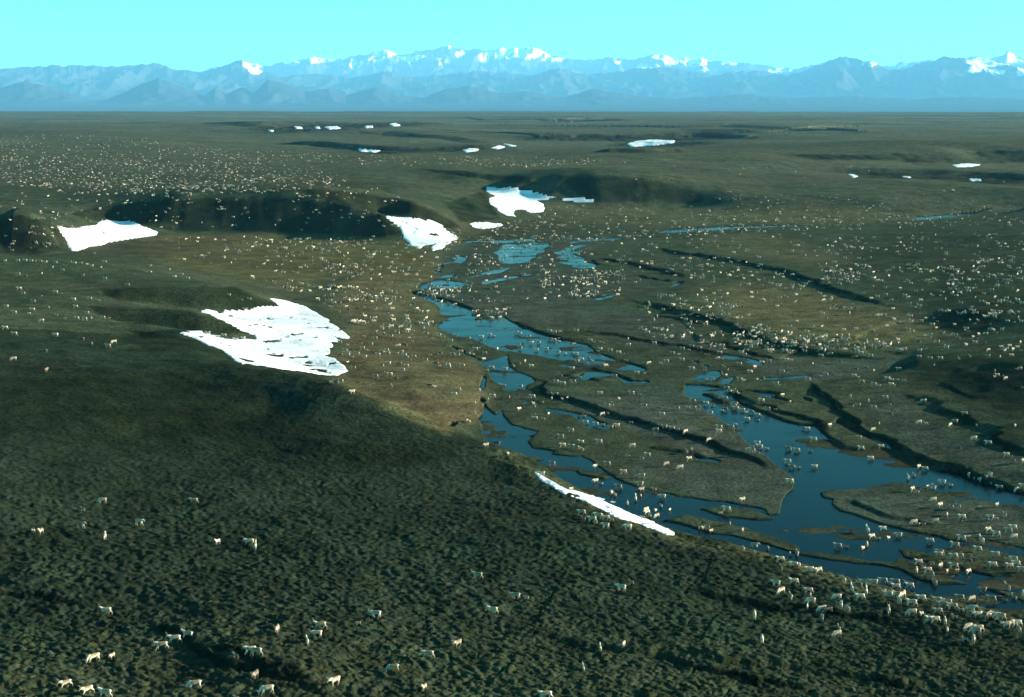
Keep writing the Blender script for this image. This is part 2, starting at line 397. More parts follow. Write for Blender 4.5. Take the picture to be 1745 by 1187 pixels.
# ------------------------------------------------------------------ river
WATER = [
 ('w', 'A 1050,290 1110,265 1130,230 1180,200 1300,215 1460,185 1615,200 1600,230 1560,240 1560,285 1480,300 1480,335 1440,345 1390,380 1300,400 1130,395 1110,370 1100,310'),
 ('w', 'A 720,180 860,168 1000,174 1200,165 1460,150 1470,170 1180,190 1120,215 1010,200 900,192 780,195'),
 ('w', 'A 640,340 720,330 790,345 770,375 730,395 640,390 560,412 540,450 500,470 540,490 490,500 465,480 510,440 540,400 620,380 690,365'),
 ('w', 'A 510,525 600,510 680,515 640,530 540,540'),
 ('w', 'A 800,530 900,500 1080,460 1240,430 1130,490 1000,505 860,530'),
 ('w', 'A 940,600 945,570 1050,560 1200,530 1400,500 1450,500 1380,520 1200,555 1060,580 980,600'),
 ('w', 'A 220,690 280,690 330,715 450,725 560,770 680,800 800,840 890,890 870,905 760,905 540,915 530,850 480,800 380,770 300,745 250,710'),
 ('w', 'A 330,600 480,560 700,580 820,600 700,640 500,690 420,690 300,650'),
 ('w', 'P 749,550 780,545 815,544 839,543 851,542 851,538 858,540 875,550 897,559 914,565 942,574 980,584 1001,587 1014,598 1037,608 1049,613 1073,618 1100,628 1099,633 1076,634 1049,629 1023,623 997,621 980,621 958,613 939,611 915,605 872,599 851,596 838,591 827,586 810,577 786,573 769,568 752,563 742,562'),
 ('w', 'P 752,553 757,545 765,540 800,536 815,540 800,548 770,556'),
 ('w', 'P 980,624 1006,627 1037,634 1049,639 1076,648 1100,648.5 1108,651 1100,654 1090,653 1066,654 1056,646 1042,642.5 997,647.7 960,645 985,640 996,635 985,628 962,624 948,620'),
 ('w', 'C 620,290 700,310 760,315 900,272 960,258 965,310 970,370 1040,410 1180,470 1230,520 1150,550 1130,600 1000,620 930,610 930,560 860,540 800,500 780,440 770,390 720,380 700,340'),
 ('w', 'C 390,205 450,212 560,255 640,283 620,292 560,278 450,240'),
 ('w', 'C 720,470 740,490 735,580 715,630 690,600 695,540'),
 ('w', 'C 690,700 740,720 720,750 690,740'),
 ('w', 'P 855,699 860,711 870,722 889,727 894,730 917,734 905,746 899,751 906,763 920,763 946,768 938,772 972,777 991,776 1006,784 1017,794 1032,802.5 1049,814.5 1066,821 1085,828 1102,831 1137,840 1162,846.6 1211,852 1235,853.5 1252,858.6 1303,867 1309,876 1329,876 1331,860 1333,850 1341,840 1352,830 1352,814 1329,798 1297,774 1273,757 1256,740 1248,730 1229,718 1217,709.6 1199.5,701 1194,691 1187.5,684 1165,673 1167,666.6 1166,655 1194,656 1227,660 1234,658 1241,670 1253,679 1263,687 1280,694 1303,703 1332,715 1361,721.6 1390,725 1401,735 1414,746 1428,754 1438,764 1462,766 1494,766 1510,762 1508,752 1519,762 1541,774 1565,786 1600,798 1639,804 1645,810 1660,816 1694,826 1745,841 1850,862 1850,890 1745,867 1737,860 1703,859 1677,853 1655,852 1634,852 1610,841 1591,838 1541,824 1526,822.5 1497,826 1477,831 1455,833 1412,834 1395,838 1401.6,846.6 1419,850 1415,857 1429,869 1455,876 1489,888 1515,895 1534,900 1565,907 1600,913.6 1622,922 1680,918 1745,932 1850,948 1850,1120 1745,1095 1600,1056 1400,1010 1280,950 1150,930 1000,876 900,826 830,776 800,770 822,752 826,745 822,735 820,725 815,712 823,705 825,690 835,700 845,706'),
 ('l', 'P 1140,883 1166,877.5 1200,883 1235,889.6 1269,898 1303,910 1338,922 1362,932 1363,939 1415,943 1445,946 1479,955 1531,958 1565,968 1600,982 1651,993 1600,996 1565,988 1531,969 1497,962 1445,957 1397,950 1346,940 1321,931 1286,922 1252,914 1217.5,908 1183,898 1157,891 1128,886'),
 ('l', 'P 860,770 900,778 930,783 900,786 870,780'),
 ('l', 'P 985,800 1040,812 1030,816 990,808'),
 ('l', 'P 1600,935 1650,928 1700,938 1745,946 1850,962 1850,984 1745,974 1690,980 1640,970 1620,955'),
 ('l', 'P 1190,866 1230,861 1290,871 1322,884 1290,886 1230,878'), ('l', 'P 1660,1000 1745,1010 1850,1030 1850,1040 1745,1022'),
 ('l', 'P 1530,935 1600,942 1650,962 1590,958 1540,948'),
 ('l', 'E 200,640 330,635 430,690 500,740 420,735 330,700 280,660'),
 ('w', 'E 200,232 300,240 430,255 560,270 650,285 790,320 820,355 740,355 640,330 590,300 430,290 300,262'),
 ('w', 'E 90,500 180,450 270,425 350,415 390,430 400,460 370,490 320,515 200,515'),
 ('w', 'E 370,545 420,490 500,475 540,480 510,510 480,545'),
 ('w', 'E 115,318 160,322 180,345 140,348'), ('w', 'E 220,362 270,362 262,386 225,382'),
 ('w', 'E 740,490 900,485 1100,465 1300,455 1480,438 1480,450 1300,472 1150,492 950,502 740,502'),
 ('w', 'E 600,610 720,620 850,630 1040,665 1000,672 920,670 1060,725 1040,732 900,700 750,660 660,630'),
 ('w', 'E 1205,690 1300,720 1290,735 1230,720'), ('w', 'E 1340,668 1440,688 1420,700'), ('w', 'E 1480,750 1540,770 1610,830 1590,838 1520,800'),
 ('w', 'E 1520,950 1560,910 1600,905 1690,960 1705,1010 1650,1005 1560,970'),
 ('w', 'F 0,950 30,960 50,1000 130,1020 200,1060 330,1110 400,1150 300,1125 100,1035 0,1015'),
 ('w', 'P 922,694 949,697.5 982,702.7 995,708 1005,707 1019.5,718 1031.5,722.5 1047,730 1031,732 1003,729 975,706 941,702.7'),
 ('w', 'C 1080,720 1160,700 1300,730 1250,750 1130,740'), ('w', 'C 1170,670 1235,650 1240,670 1180,690'),
 ('w', 'T2 590,205 700,222 850,258 860,278 700,258 600,228'), ('w', 'C 365,1000 400,970 460,960 440,1000 380,1015'),
 ('w', 'B 100,275 150,235 320,210 330,225 180,270 290,280 290,295 180,300 330,345 320,380 440,410 440,440 300,445 200,430 100,395 50,365 50,340 100,320 30,300 20,285'),
 ('w', 'B 300,158 510,150 700,149 720,158 560,166 300,182 170,202 200,180'),
 ('w', 'B 1000,90 1200,68 1450,48 1745,34 1830,42 1745,60 1450,80 1200,94'),
 ('w', 'B 1190,630 1230,585 1310,590 1240,620'), ('w', 'B 320,740 500,730 620,705 650,715 520,752 430,762'),
 ('w', 'P 1545,371 1600,366.5 1660,362 1690,360 1640,368 1570,374'), ('w', 'P 1230,387 1300,384.5 1390,383 1300,387 1250,389'),
]
water_m = raster()
for kind, s in WATER:
    fill(water_m, P(s), 1.0 if kind == 'w' else 0.0)
wet_m = blur(water_m, 9, 3)
water_m = blur(water_m, 0.7, 0.5, 1)
uw = u0 + (1.6 * noise(Xg / 5, Yg / 7, 31) + .9 * noise(Xg / 1.9, Yg / 2.5, 32)) * 320 / np.maximum(Rg, 200)
vw = v0 + (0.9 * noise(Xg / 6, Yg / 6, 33) + .5 * noise(Xg / 2.2, Yg / 3, 34)) * 320 / np.maximum(Rg, 200)
wm = look(water_m, uw, vw)
wet = look(wet_m, uw, vw)
out_w = 1 - sstep(0.05, 0.5, wm)
H = np.where((Yg > 150) & (Rg < 1600), np.maximum(H, 0.03), H)
H = H * (1 - sstep(0.1, 0.8, wm)) - 0.36 * sstep(0.1, 0.95, wm)
# shoals in the shallows
sh = sstep(0.25, 0.36, .16 * sstep(1430, 1640, u0) * (Rg < 330) + noise((Xg - Yg * .45) / 24, (Yg + Xg * .45) / 8, 41) * .55 + noise(Xg / 9, Yg / 5, 42) * .35 + noise(Xg / 3, Yg / 2.2, 43) * .2)
H += np.where(wm > 0.5, 0.255 * sh, 0)

# ------------------------------------------------------------------ ground cover kinds and painted slope shade (weights)
def region(s, fx=10, fy=3):
    return blur(fill(raster(), P(s)), fx, fy)
u1, v1 = project(Xg, Yg, H)
jx = 9 * noise(Xg / 30, Yg / 30, 51) + 5 * noise(Xg / 9, Yg / 9, 52); jy = 2.5 * noise(Xg / 26, Yg / 30, 53) + 1.2 * noise(Xg / 8, Yg / 9, 54)
near_k = np.clip(400 / Rg, 0.15, 1.3)
uj = u1 + jx * near_k; vj = v1 + jy * near_k
tan_m = look(region('P 560,640 590,560 560,520 600,470 700,470 735,530 748,590 800,620 822,650 826,690 800,715 760,735 690,700 610,672', 12, 5), uj, vj) * (Rg > 300)
up_meadow = look(region('P 270,398 480,400 700,405 780,400 745,430 740,480 710,505 690,500 620,470 560,470 500,500 440,480 380,470 300,455 240,430', 25, 4), uj, vj) * (Rg > 560)
brown = look(region('P 585,575 640,560 720,585 790,605 825,640 800,655 720,610 640,620 600,640 590,600', 14, 5), uj, vj) * (Rg > 300)
brown2 = look(region('P 590,640 690,690 760,735 815,690 790,700 700,650 620,630', 10, 5), uj, vj) * (Rg > 300)
brown = np.maximum(brown, 0.8 * brown2)
brown = np.maximum(brown, 0.8 * look(region('P 110,395 300,405 420,402 380,425 200,430 120,432', 25, 3), uj, vj) * (Rg > 600))
brown = np.maximum(brown, 0.7 * look(region('P 765,385 880,382 1000,385 900,400 780,402', 25, 3), uj, vj) * (Rg > 600))
brown = np.maximum(brown, 0.5 * look(region('P 420,300 560,300 640,310 560,325 400,318', 40, 6), uj, vj) * (Rg > 900))
gravel = look(region('P 745,510 800,495 900,480 1000,480 1050,500 960,505 1050,520 1150,545 1200,580 1260,600 1400,612 1540,612 1500,640 1400,645 1390,655 1300,640 1250,600 1100,590 1000,560 880,548 800,525', 8, 3), u0 + jx * near_k * .6, v0 + jy * near_k * .6)
gravel = np.maximum(gravel, look(region('P 940,655 1000,650 1160,655 1190,690 1250,735 1300,775 1350,815 1330,870 1200,845 1050,810 1100,770 1240,800 1340,825 1200,780 1050,725 960,690 935,675', 6, 3), u0 + jx * near_k * .5, v0 + jy * near_k * .5))
gravel = np.maximum(gravel, look(region('P 1395,838 1500,822 1640,852 1745,868 1745,925 1600,912 1500,890 1420,862', 6, 3), u0, v0))
gravel = np.maximum(gravel, look(region('P 1470,655 1540,690 1620,745 1700,780 1760,800 1745,830 1640,800 1560,775 1500,720', 12, 5), u0, v0))
gravel = np.maximum(gravel, .8 * look(region('P 760,420 850,410 1000,398 1060,402 1000,430 1000,460 1100,470 1150,480 1060,500 900,480 760,500 740,470', 12, 3), u0, v0))
gravel *= 1 - sstep(-0.1, .75, noise(Xg / 26, Yg / 13, 61) + .5 * noise(Xg / 8, Yg / 5, 62) - .35)
tanr = look(region('P 1180,500 1260,480 1400,490 1500,520 1600,545 1600,585 1480,590 1380,585 1290,560 1200,530', 30, 6), uj, vj) * (Rg > 420) * (Rg < 900)
tanr = np.maximum(tanr, .6 * look(region('P 900,350 1300,350 1700,365 1500,380 1200,385 950,380', 60, 4), uj, vj) * (Rg > 800))
tanr = np.maximum(tanr, .55 * look(region('P 1180,395 1300,395 1420,430 1450,455 1300,440 1200,420', 20, 4), uj, vj) * (Rg > 560) * (Rg < 900))
darkr = look(region('P 1560,610 1760,600 1780,700 1700,690 1620,680 1560,650', 18, 6), uj, vj) * (Rg > 350)  # dark side of the right-hand hill: slope shade put into the colour
darkr = np.maximum(darkr, look(region('P 1600,530 1690,522 1720,560 1640,572 1600,560', 12, 4), uj, vj) * (Rg > 350) * (Rg < 800))  # shadowed side of the mound, painted the same way
darkr = np.maximum(darkr, .5 * look(region('P 1480,385 1780,395 1800,520 1640,525 1540,500 1450,450', 40, 8), uj, vj) * (Rg > 500))
# shade put into the colour: bluff faces, gullies and hollows away from the sun
slope_shade = look(region('P 120,364 175,352 230,344 330,338 400,337 480,338 560,344 610,353 650,368 690,398 640,404 560,397 400,393 300,393 262,388 230,380 172,376', 3, .5), uj, vj)
slope_shade = np.maximum(slope_shade, look(region('P -60,366 30,366 75,372 105,392 114,428 60,432 -60,430', 3, .5), uj, vj) * (Rg > 650))
slope_shade = np.maximum(slope_shade, look(region('P 520,322 600,328 680,340 740,362 785,388 700,390 650,372 600,350 555,340', 3, .5), uj, vj))
slope_shade = np.maximum(slope_shade, look(region('P 715,287 800,293 905,302 900,312 820,304 740,294', 3, .5), uj, vj))
slope_shade = np.maximum(slope_shade, .8 * look(region('P 760,345 830,325 845,358 855,372 780,380', 3, .5), uj, vj))
slope_shade = np.maximum(slope_shade, .85 * look(region('P 950,300 1090,302 1190,325 1200,345 1000,342', 3, .5), uj, vj))
slope_shade = np.maximum(slope_shade, look(region('P 170,494 280,487 400,488 484,522 440,530 350,527 290,520 200,512', 3, .5), uj, vj) * (Rg > 440))
slope_shade = np.maximum(slope_shade, look(region('P 150,522 310,529 400,553 434,570 340,567 260,553 170,541', 3, .5), uj, vj) * (Rg > 380))
slope_shade = np.maximum(slope_shade, .8 * look(region('P 205,560 300,570 345,592 280,588', 3, .5), uj, vj))
slope_shade = np.maximum(slope_shade, .95 * look(region('P -50,650 300,630 410,650 460,700 560,740 780,775 700,800 480,790 300,772 100,745 -50,730', 30, 14), uj, vj) * (Rg < 380))  # shaded hollow of the near hill, darkened by colour
slope_shade = np.maximum(slope_shade, .55 * look(region('P 180,640 390,640 440,690 500,735 380,720 270,690', 34, 14), uj, vj) * (Rg < 380))
slope_shade = np.maximum(slope_shade, .6 * look(region('P 780,790 880,795 900,815 850,825 780,815', 14, 5), uj, vj) * (Rg < 330))
slope_shade = np.maximum(slope_shade, .9 * look(region('P 1520,262 1745,256 1760,276 1640,278 1540,276', 3, .5), uj, vj) * (.6 + .4 * np.sin(Xg / 22)))
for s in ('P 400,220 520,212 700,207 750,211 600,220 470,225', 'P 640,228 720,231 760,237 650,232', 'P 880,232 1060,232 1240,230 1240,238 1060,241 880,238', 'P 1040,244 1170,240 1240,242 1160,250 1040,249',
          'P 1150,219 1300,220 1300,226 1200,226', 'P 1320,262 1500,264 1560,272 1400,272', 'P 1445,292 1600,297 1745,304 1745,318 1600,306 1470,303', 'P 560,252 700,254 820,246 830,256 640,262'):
    slope_shade = np.maximum(slope_shade, .85 * look(region(s, 12, 1), uj, vj) * (Rg > 900))
slope_shade = np.clip(slope_shade * (1.0 + .45 * noise(Xg / 24, Yg / 16, 121) + .25 * noise(Xg / 8, Yg / 6, 122)), 0, 1)
rim = np.maximum(look(region('P 640,682 700,701 765,732 765,742 700,715 640,694', 5, 2), uj, vj), look(region('P 830,760 880,772 912,800 985,838 985,846 905,812 860,782 830,770', 5, 2), uj, vj)) * (Rg < 345)
rim = np.maximum(rim, .7 * look(region('P 1000,852 1150,912 1300,938 1450,985 1600,1014 1745,1044 1745,1060 1600,1026 1450,998 1300,952 1150,922 1000,862', 5, 3), uj, vj) * (Rg < 300))
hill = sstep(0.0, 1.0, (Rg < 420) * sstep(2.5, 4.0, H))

# ------------------------------------------------------------------ tussocks and hummocks
H += .55 * slope_shade * (Rg > 430) * np.clip(Rg / 900, .5, 2) * (noise(Xg / 9 + Yg / 50, Yg / 55, 77) + .4 * noise(Xg / 4 + Yg / 30, Yg / 25, 78))
rough = 0.55 + 0.9 * hill + .8 * darkr + .5 * slope_shade - .25 * tan_m
rough = rough * (1 - .88 * gravel) * (1 - .8 * sstep(.1, .6, wet)) * (1 - sstep(.05, .4, wm))
rough = np.clip(rough, 0.06, 1.4)
dRl = np.gradient(RR)[:, None]
wx = (Xg * .92 - Yg * .39) * .78 + .22 * noise(Xg / 2.3, Yg / 2.3, 80); wy = Xg * .39 + Yg * .92 + .22 * noise(Xg / 2.3, Yg / 2.3, 81)
for lam, amp in ((0.42, .08), (.62, .14), (.92, .10), (1.8, .05), (3.6, .13), (9.5, .22), (23, .35)):
    fade = 1 - sstep(.45, .95, dRl / lam)
    if lam in (.42, .92):
        nn = 1.7 * np.abs(noise(wx / lam + 9, wy / lam * .9 - 4, int(lam * 100))) - .5
    else:
        nn = noise(wx / lam + 9, wy / lam - 4, int(lam * 100))
    H += amp * fade * nn * (rough if lam < 15 else rough * hill)

col = np.zeros(H.shape + (3,), np.float32)
def c3(r_, g_, b_):
    return np.array([r_, g_, b_], np.float32)
def lay(w, c):
    global col
    col += (c - col) * w[..., None].astype(np.float32)
lay(np.ones(H.shape), c3(.050, .063, .038))
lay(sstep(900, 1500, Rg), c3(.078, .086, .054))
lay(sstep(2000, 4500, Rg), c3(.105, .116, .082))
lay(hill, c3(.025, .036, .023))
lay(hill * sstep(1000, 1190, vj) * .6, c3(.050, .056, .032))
lay(rim * .85, c3(.095, .098, .050))
lay(up_meadow * .8, c3(.105, .092, .042))
lay(tan_m, c3(.108, .096, .052))
lay(brown * .5, c3(.080, .056, .034))
lay(tanr * .85, c3(.120, .108, .056))
lay(darkr * .8, c3(.020, .028, .016))
lay(slope_shade * .9, c3(.016, .022, .012))  # painted shade of the slopes
lay(gravel * .95, c3(.058, .070, .054))
lay(sstep(.06, .5, wet) * (1 - .55 * gravel) * (Rg < 1000) * .6, c3(.024, .034, .026))
lay(BANK_SHADE * .85, c3(.010, .013, .008))  # painted shade of the bank faces
lay(sstep(.2, .7, wm), c3(.012, .020, .018))
lay(sh * (wm > .4), c3(.044, .046, .030))
mac = noise(Xg / 55, Yg / 40, 91) * .5 + noise(Xg / 17, Yg / 12, 92) * .35 + noise(Xg / 5, Yg / 4, 93) * .3
mac = mac + sstep(900, 2500, Rg) * (noise(Xg / 420, Yg / 260, 94) * .5) + sstep(1400, 2400, Rg) * (.9 * noise(Xg / 1600, Yg / 210, 98) + .6 * noise(Xg / 500, Yg / 90, 99))  # far colour bands stand in for shadows behind the swells
mac = mac + .45 * noise(Xg / 7 + 3, Yg / 2.6, 96) * sstep(250, 500, Rg) + .5 * noise(Xg / 16 + 3, Yg / 7, 97) * sstep(500, 1100, Rg)  # streaks in the colour stand in for tussock shading at mid range
col *= (1 + .2 * mac)[..., None].astype(np.float32)
red = noise(Xg / 38 + 5, Yg / 28, 95)
col[..., 0] *= (1 + .07 * red); col[..., 1] *= (1 - .02 * red)

def new_mat(name):
    m = bpy.data.materials.new(name)
    m.use_nodes = True
    return m, m.node_tree, m.node_tree.nodes['Principled BSDF']

def grid_mesh(name, X, Y, Z, color=None, mask=None, attr='tint'):
    nr, nt = X.shape
    idx = np.arange(nr * nt).reshape(nr, nt)
    # seen from above counter-clockwise: theta grows clockwise, so reverse
    q = np.stack([idx[:-1, :-1], idx[:-1, 1:], idx[1:, 1:], idx[1:, :-1]], -1)
    if mask is not None:
        m = mask[:-1, :-1] | mask[:-1, 1:] | mask[1:, 1:] | mask[1:, :-1]
        q = q[m]
    q = q.reshape(-1, 4)
    co = np.stack([X.ravel(), Y.ravel(), Z.ravel()], -1).astype(np.float32)
    if mask is not None:
        used = np.unique(q)
        re = np.zeros(nr * nt, np.int64); re[used] = np.arange(len(used))
        q = re[q]; co = co[used]
        color = color.reshape(-1, 3)[used] if color is not None else None
    me = bpy.data.meshes.new(name)
    me.vertices.add(len(co)); me.vertices.foreach_set('co', co.ravel())
    me.loops.add(q.size); me.loops.foreach_set('vertex_index', q.ravel().astype(np.int32))
    me.polygons.add(len(q))
    me.polygons.foreach_set('loop_start', np.arange(0, q.size, 4, dtype=np.int32))
    me.polygons.foreach_set('loop_total', np.full(len(q), 4, np.int32))
    me.polygons.foreach_set('use_smooth', np.ones(len(q), bool))
    me.update(calc_edges=True)
    if color is not None:
        a = me.attributes.new(attr, 'FLOAT_COLOR', 'POINT')
        c = np.ones((len(co), 4), np.float32); c[:, :3] = color.reshape(-1, 3)
        a.data.foreach_set('color', c.ravel())
    o = bpy.data.objects.new(name, me)
    COL.objects.link(o)
    return o

# material of the ground
gm, nt_, bs = new_mat('tundra')
at = nt_.nodes.new('ShaderNodeAttribute'); at.attribute_name = 'tint'
geo = nt_.nodes.new('ShaderNodeNewGeometry')
def noise_node(nt, vec, scale, detail, rough_=.6):
    n_ = nt.nodes.new('ShaderNodeTexNoise'); n_.inputs['Scale'].default_value = scale
    n_.inputs['Detail'].default_value = detail; n_.inputs['Roughness'].default_value = rough_
    nt.links.new(vec, n_.inputs['Vector'])
    return n_
def math_node(nt, op, a, b=None, clamp=False):
    m_ = nt.nodes.new('ShaderNodeMath'); m_.operation = op; m_.use_clamp = clamp
    for i, x in enumerate((a, b)):
        if x is None: continue
        if isinstance(x, (int, float)): m_.inputs[i].default_value = x
        else: nt.links.new(x, m_.inputs[i])
    return m_.outputs[0]
def ramp(nt, val, lo, hi, a, b):
    m_ = nt.nodes.new('ShaderNodeMapRange'); m_.inputs[1].default_value = lo; m_.inputs[2].default_value = hi
    m_.inputs[3].default_value = a; m_.inputs[4].default_value = b; nt.links.new(val, m_.inputs[0])
    return m_.outputs[0]
n1 = noise_node(nt_, geo.outputs['Position'], 1.1, 6, .7)
n2 = noise_node(nt_, geo.outputs['Position'], .12, 5, .65)
n3 = noise_node(nt_, geo.outputs['Position'], .35, 3, .6)
k1 = ramp(nt_, n1.outputs[0], .33, .67, .35, 1.7)
k2 = ramp(nt_, n2.outputs[0], .3, .7, .62, 1.38)
k = math_node(nt_, 'MULTIPLY', k1, k2)
mx = nt_.nodes.new('ShaderNodeVectorMath'); mx.operation = 'SCALE'
nt_.links.new(at.outputs['Color'], mx.inputs[0]); nt_.links.new(k, mx.inputs['Scale'])
# a few straw-coloured and reddish clumps
mixc = nt_.nodes.new('ShaderNodeMix'); mixc.data_type = 'RGBA'; mixc.blend_type = 'MULTIPLY'
nt_.links.new(ramp(nt_, n3.outputs[0], .5, .66, 0, .8), mixc.inputs[0])
nt_.links.new(mx.outputs[0], mixc.inputs[6]); mixc.inputs[7].default_value = (1.35, 1.12, .85, 1)
nt_.links.new(mixc.outputs[2], bs.inputs['Base Color'])
bs.inputs['Roughness'].default_value = 1.0
bs.inputs['Specular IOR Level'].default_value = 0.0
bp = nt_.nodes.new('ShaderNodeBump'); bp.inputs['Distance'].default_value = .35; bp.inputs['Strength'].default_value = .8
nt_.links.new(n1.outputs[0], bp.inputs['Height']); nt_.links.new(bp.outputs[0], bs.inputs['Normal'])

col *= .56
col *= (1 + .08 * (1 - hill))[..., None] * np.array([.96, 1.0, .93], np.float32)
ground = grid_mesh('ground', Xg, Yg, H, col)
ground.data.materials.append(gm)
ground['kind'] = 'structure'

# ------------------------------------------------------------------ water sheet
WZ = -0.13
wt = np.linspace(-0.48, 0.52, 60); wr = np.linspace(185, 1500, 90)
wtg, wrg = np.meshgrid(wt, wr)
water = grid_mesh('river_water', wrg * np.sin(wtg), wrg * np.cos(wtg), np.full(wtg.shape, WZ))
water['kind'] = 'structure'
wmt, nw, bw = new_mat('river_water')
bw.inputs['Base Color'].default_value = (.002, .006, .008, 1)
bw.inputs['Roughness'].default_value = .12
bw.inputs['IOR'].default_value = 1.08
bw.inputs['Specular Tint'].default_value = (.15, .28, .40, 1)
gw = nw.nodes.new('ShaderNodeNewGeometry')
na = noise_node(nw, gw.outputs['Position'], .9, 4, .6)
mp = nw.nodes.new('ShaderNodeMapping'); mp.inputs['Scale'].default_value = (.25, .5, 1); nw.links.new(gw.outputs['Position'], mp.inputs[0])
nb = noise_node(nw, mp.outputs[0], .25, 3, .5)
bwp = nw.nodes.new('ShaderNodeBump'); bwp.inputs['Distance'].default_value = .12; bwp.inputs['Strength'].default_value = .5
nw.links.new(na.outputs[0], bwp.inputs['Height']); nw.links.new(bwp.outputs[0], bw.inputs['Normal'])
nw.links.new(ramp(nw, nb.outputs[0], .35, .65, .06, .24), bw.inputs['Roughness'])
water.data.materials.append(wmt)

# ------------------------------------------------------------------ snow patches left in the gullies
SNOW = [
 ('J 985,432 1080,428 1140,432 1210,428 1270,418 1390,408 1330,372 1400,385 1440,392 1500,410 1570,440 1620,480 1725,560 1725,572 1690,570 1660,560 1610,535 1690,585 1680,592 1635,590 1640,640 1600,655 1660,670 1715,735 1670,758 1560,745 1480,728 1400,722 1200,700 1160,680 1090,630 880,538 1000,538 1100,560 1200,570 1270,575 1260,550 1200,530 1100,480', 340, 620, .3,
  'J 1290,578 1370,572 1400,585 1320,590;J 1400,560 1440,556 1430,568'),
 ('P 98,385 120,389 165,383 172,376 200,377 230,379 240,385 268,394 266,400 240,404 200,410 160,419 138,424 125,427 116,418 112,408 106,398', 600, 1000, .5, ''),
 ('P 655,368 700,373 730,376 752,384 768,396 779,405 778,408 760,412 770,411 752,424 738,427 733,421 745,414 720,418 715,423 700,418 690,405 684,390 670,378', 600, 1100, .5, 'A 400,98 450,92 500,105 515,122 460,128 410,118'),
 ('P 800,381 812,379 830,378 855,381 858,384 840,388 825,390 808,387', 700, 1200, .4, ''),
 ('P 828,317 850,321 868,318 900,325 938,335 935,339 912,341 926,348 928,360 905,362 893,357 878,357 874,364 879,369 862,366 850,357 836,347 833,338 845,334 829,326', 800, 1500, .3, ''),
 ('P 936,335 975,337 1012,340 1014,344 970,342', 900, 1600, .3, ''),
 ('P 911,803 920,806 965,831 982,835 1015,845 1058,858 1092,871 1104,878 1126,886 1118,889 1134,897 1147,903 1149,911 1138,911 1114,902 1080,890 1060,884 1000,858 955,836 925,818', 180, 340, .14, ''),
 ('P 1068,245 1085,240 1110,238 1150,239 1148,243 1110,248 1075,249', 1400, 4000, 1.5, ''),
 ('P 608,253 630,255 650,256 640,259 615,258', 1300, 5000, 1.2, ''), ('P 788,256 800,253 818,253 812,257 795,259', 1300, 5000, 1.2, ''),
 ('P 836,252 850,248 862,250 848,254', 1300, 5000, 1.2, ''), ('P 855,244 868,246 882,249 870,249', 1300, 5000, 1.2, ''),
 ('P 500,215 512,216 516,219 505,219', 2500, 9000, 2, ''), ('P 552,216 575,215 581,219 560,220', 2500, 9000, 2, ''), ('P 536,216 544,216 546,219 538,219', 2500, 9000, 2, ''),
 ('P 620,215 634,214 636,217 624,218', 2500, 9000, 2, ''), ('P 662,211 674,209 683,214 670,215', 2500, 9000, 2, ''), ('P 458,221 466,222 465,224 459,224', 2500, 9000, 2, ''),
 ('P 1622,281 1650,278 1673,280 1655,284 1630,284', 1200, 3000, .8, ''), ('P 1444,296 1452,297 1463,301 1455,302', 1100, 3000, .8, ''),
 ('P 1538,300 1552,301 1550,303 1540,302', 1100, 3000, .8, ''), ('P 1650,304 1670,305 1672,308 1655,308', 1100, 3000, .8, ''),
]
sm, ns, bsn = new_mat('snow')
gs = ns.nodes.new('ShaderNodeNewGeometry')
sn1 = noise_node(ns, gs.outputs['Position'], .12, 5, .6); sn2 = noise_node(ns, gs.outputs['Position'], 1.2, 4, .6)
cm = ns.nodes.new('ShaderNodeMix'); cm.data_type = 'RGBA'
ns.links.new(math_node(ns, 'MULTIPLY', ramp(ns, sn1.outputs[0], .42, .62, .1, .9), ramp(ns, sn2.outputs[0], .35, .6, .2, 1)), cm.inputs[0])
cm.inputs[6].default_value = (.66, .67, .66, 1); cm.inputs[7].default_value = (.26, .27, .24, 1)
ns.links.new(cm.outputs[2], bsn.inputs['Base Color']); bsn.inputs['Roughness'].default_value = .6
sb = ns.nodes.new('ShaderNodeBump'); sb.inputs['Distance'].default_value = .2; sb.inputs['Strength'].default_value = .5
ns.links.new(sn2.outputs[0], sb.inputs['Height']); ns.links.new(sb.outputs[0], bsn.inputs['Normal'])
u2, v2 = project(Xg, Yg, H)
kk = np.clip(420 / Rg, .12, 1.3)
us = u2 + (4.5 * noise(Xg / 7, Yg / 9, 101) + 1.4 * noise(Xg / 3.4, Yg / 4, 102)) * kk; vs = v2 + (1.8 * noise(Xg / 8, Yg / 8, 103) + .4 * noise(Xg / 3.5, Yg / 5, 104)) * kk
for s, r0, r1, th_, holes in SNOW:
    img = fill(raster(), P(s))
    for hs in holes.split(';'):
        if hs: fill(img, P(hs), 0)
    img = blur(img, 1.2 if r0 < 1300 else .6, .8 if r0 < 1300 else .5, 1)
    i0, i1 = np.searchsorted(RR, (r0, r1))
    sl = slice(i0, i1)
    mk = look(img, us[sl], vs[sl])
    if 150 < r0 < 500: mk = mk - .75 * sstep(.38, .6, noise(Xg[sl] / 5.5, Yg[sl] / 8, 111) * .6 + noise(Xg[sl] / 1.8, Yg[sl] / 2.5, 112) * .4)
    mask = mk > .15
    if not mask.any():
        continue
    z = H[sl] + th_ * (sstep(.2, .6, mk) - .4)
    # snow buries the tussocks
    so = grid_mesh('snow_patch', Xg[sl], Yg[sl], z, None, mask)
    so.data.materials.append(sm)
    so['kind'] = 'structure'
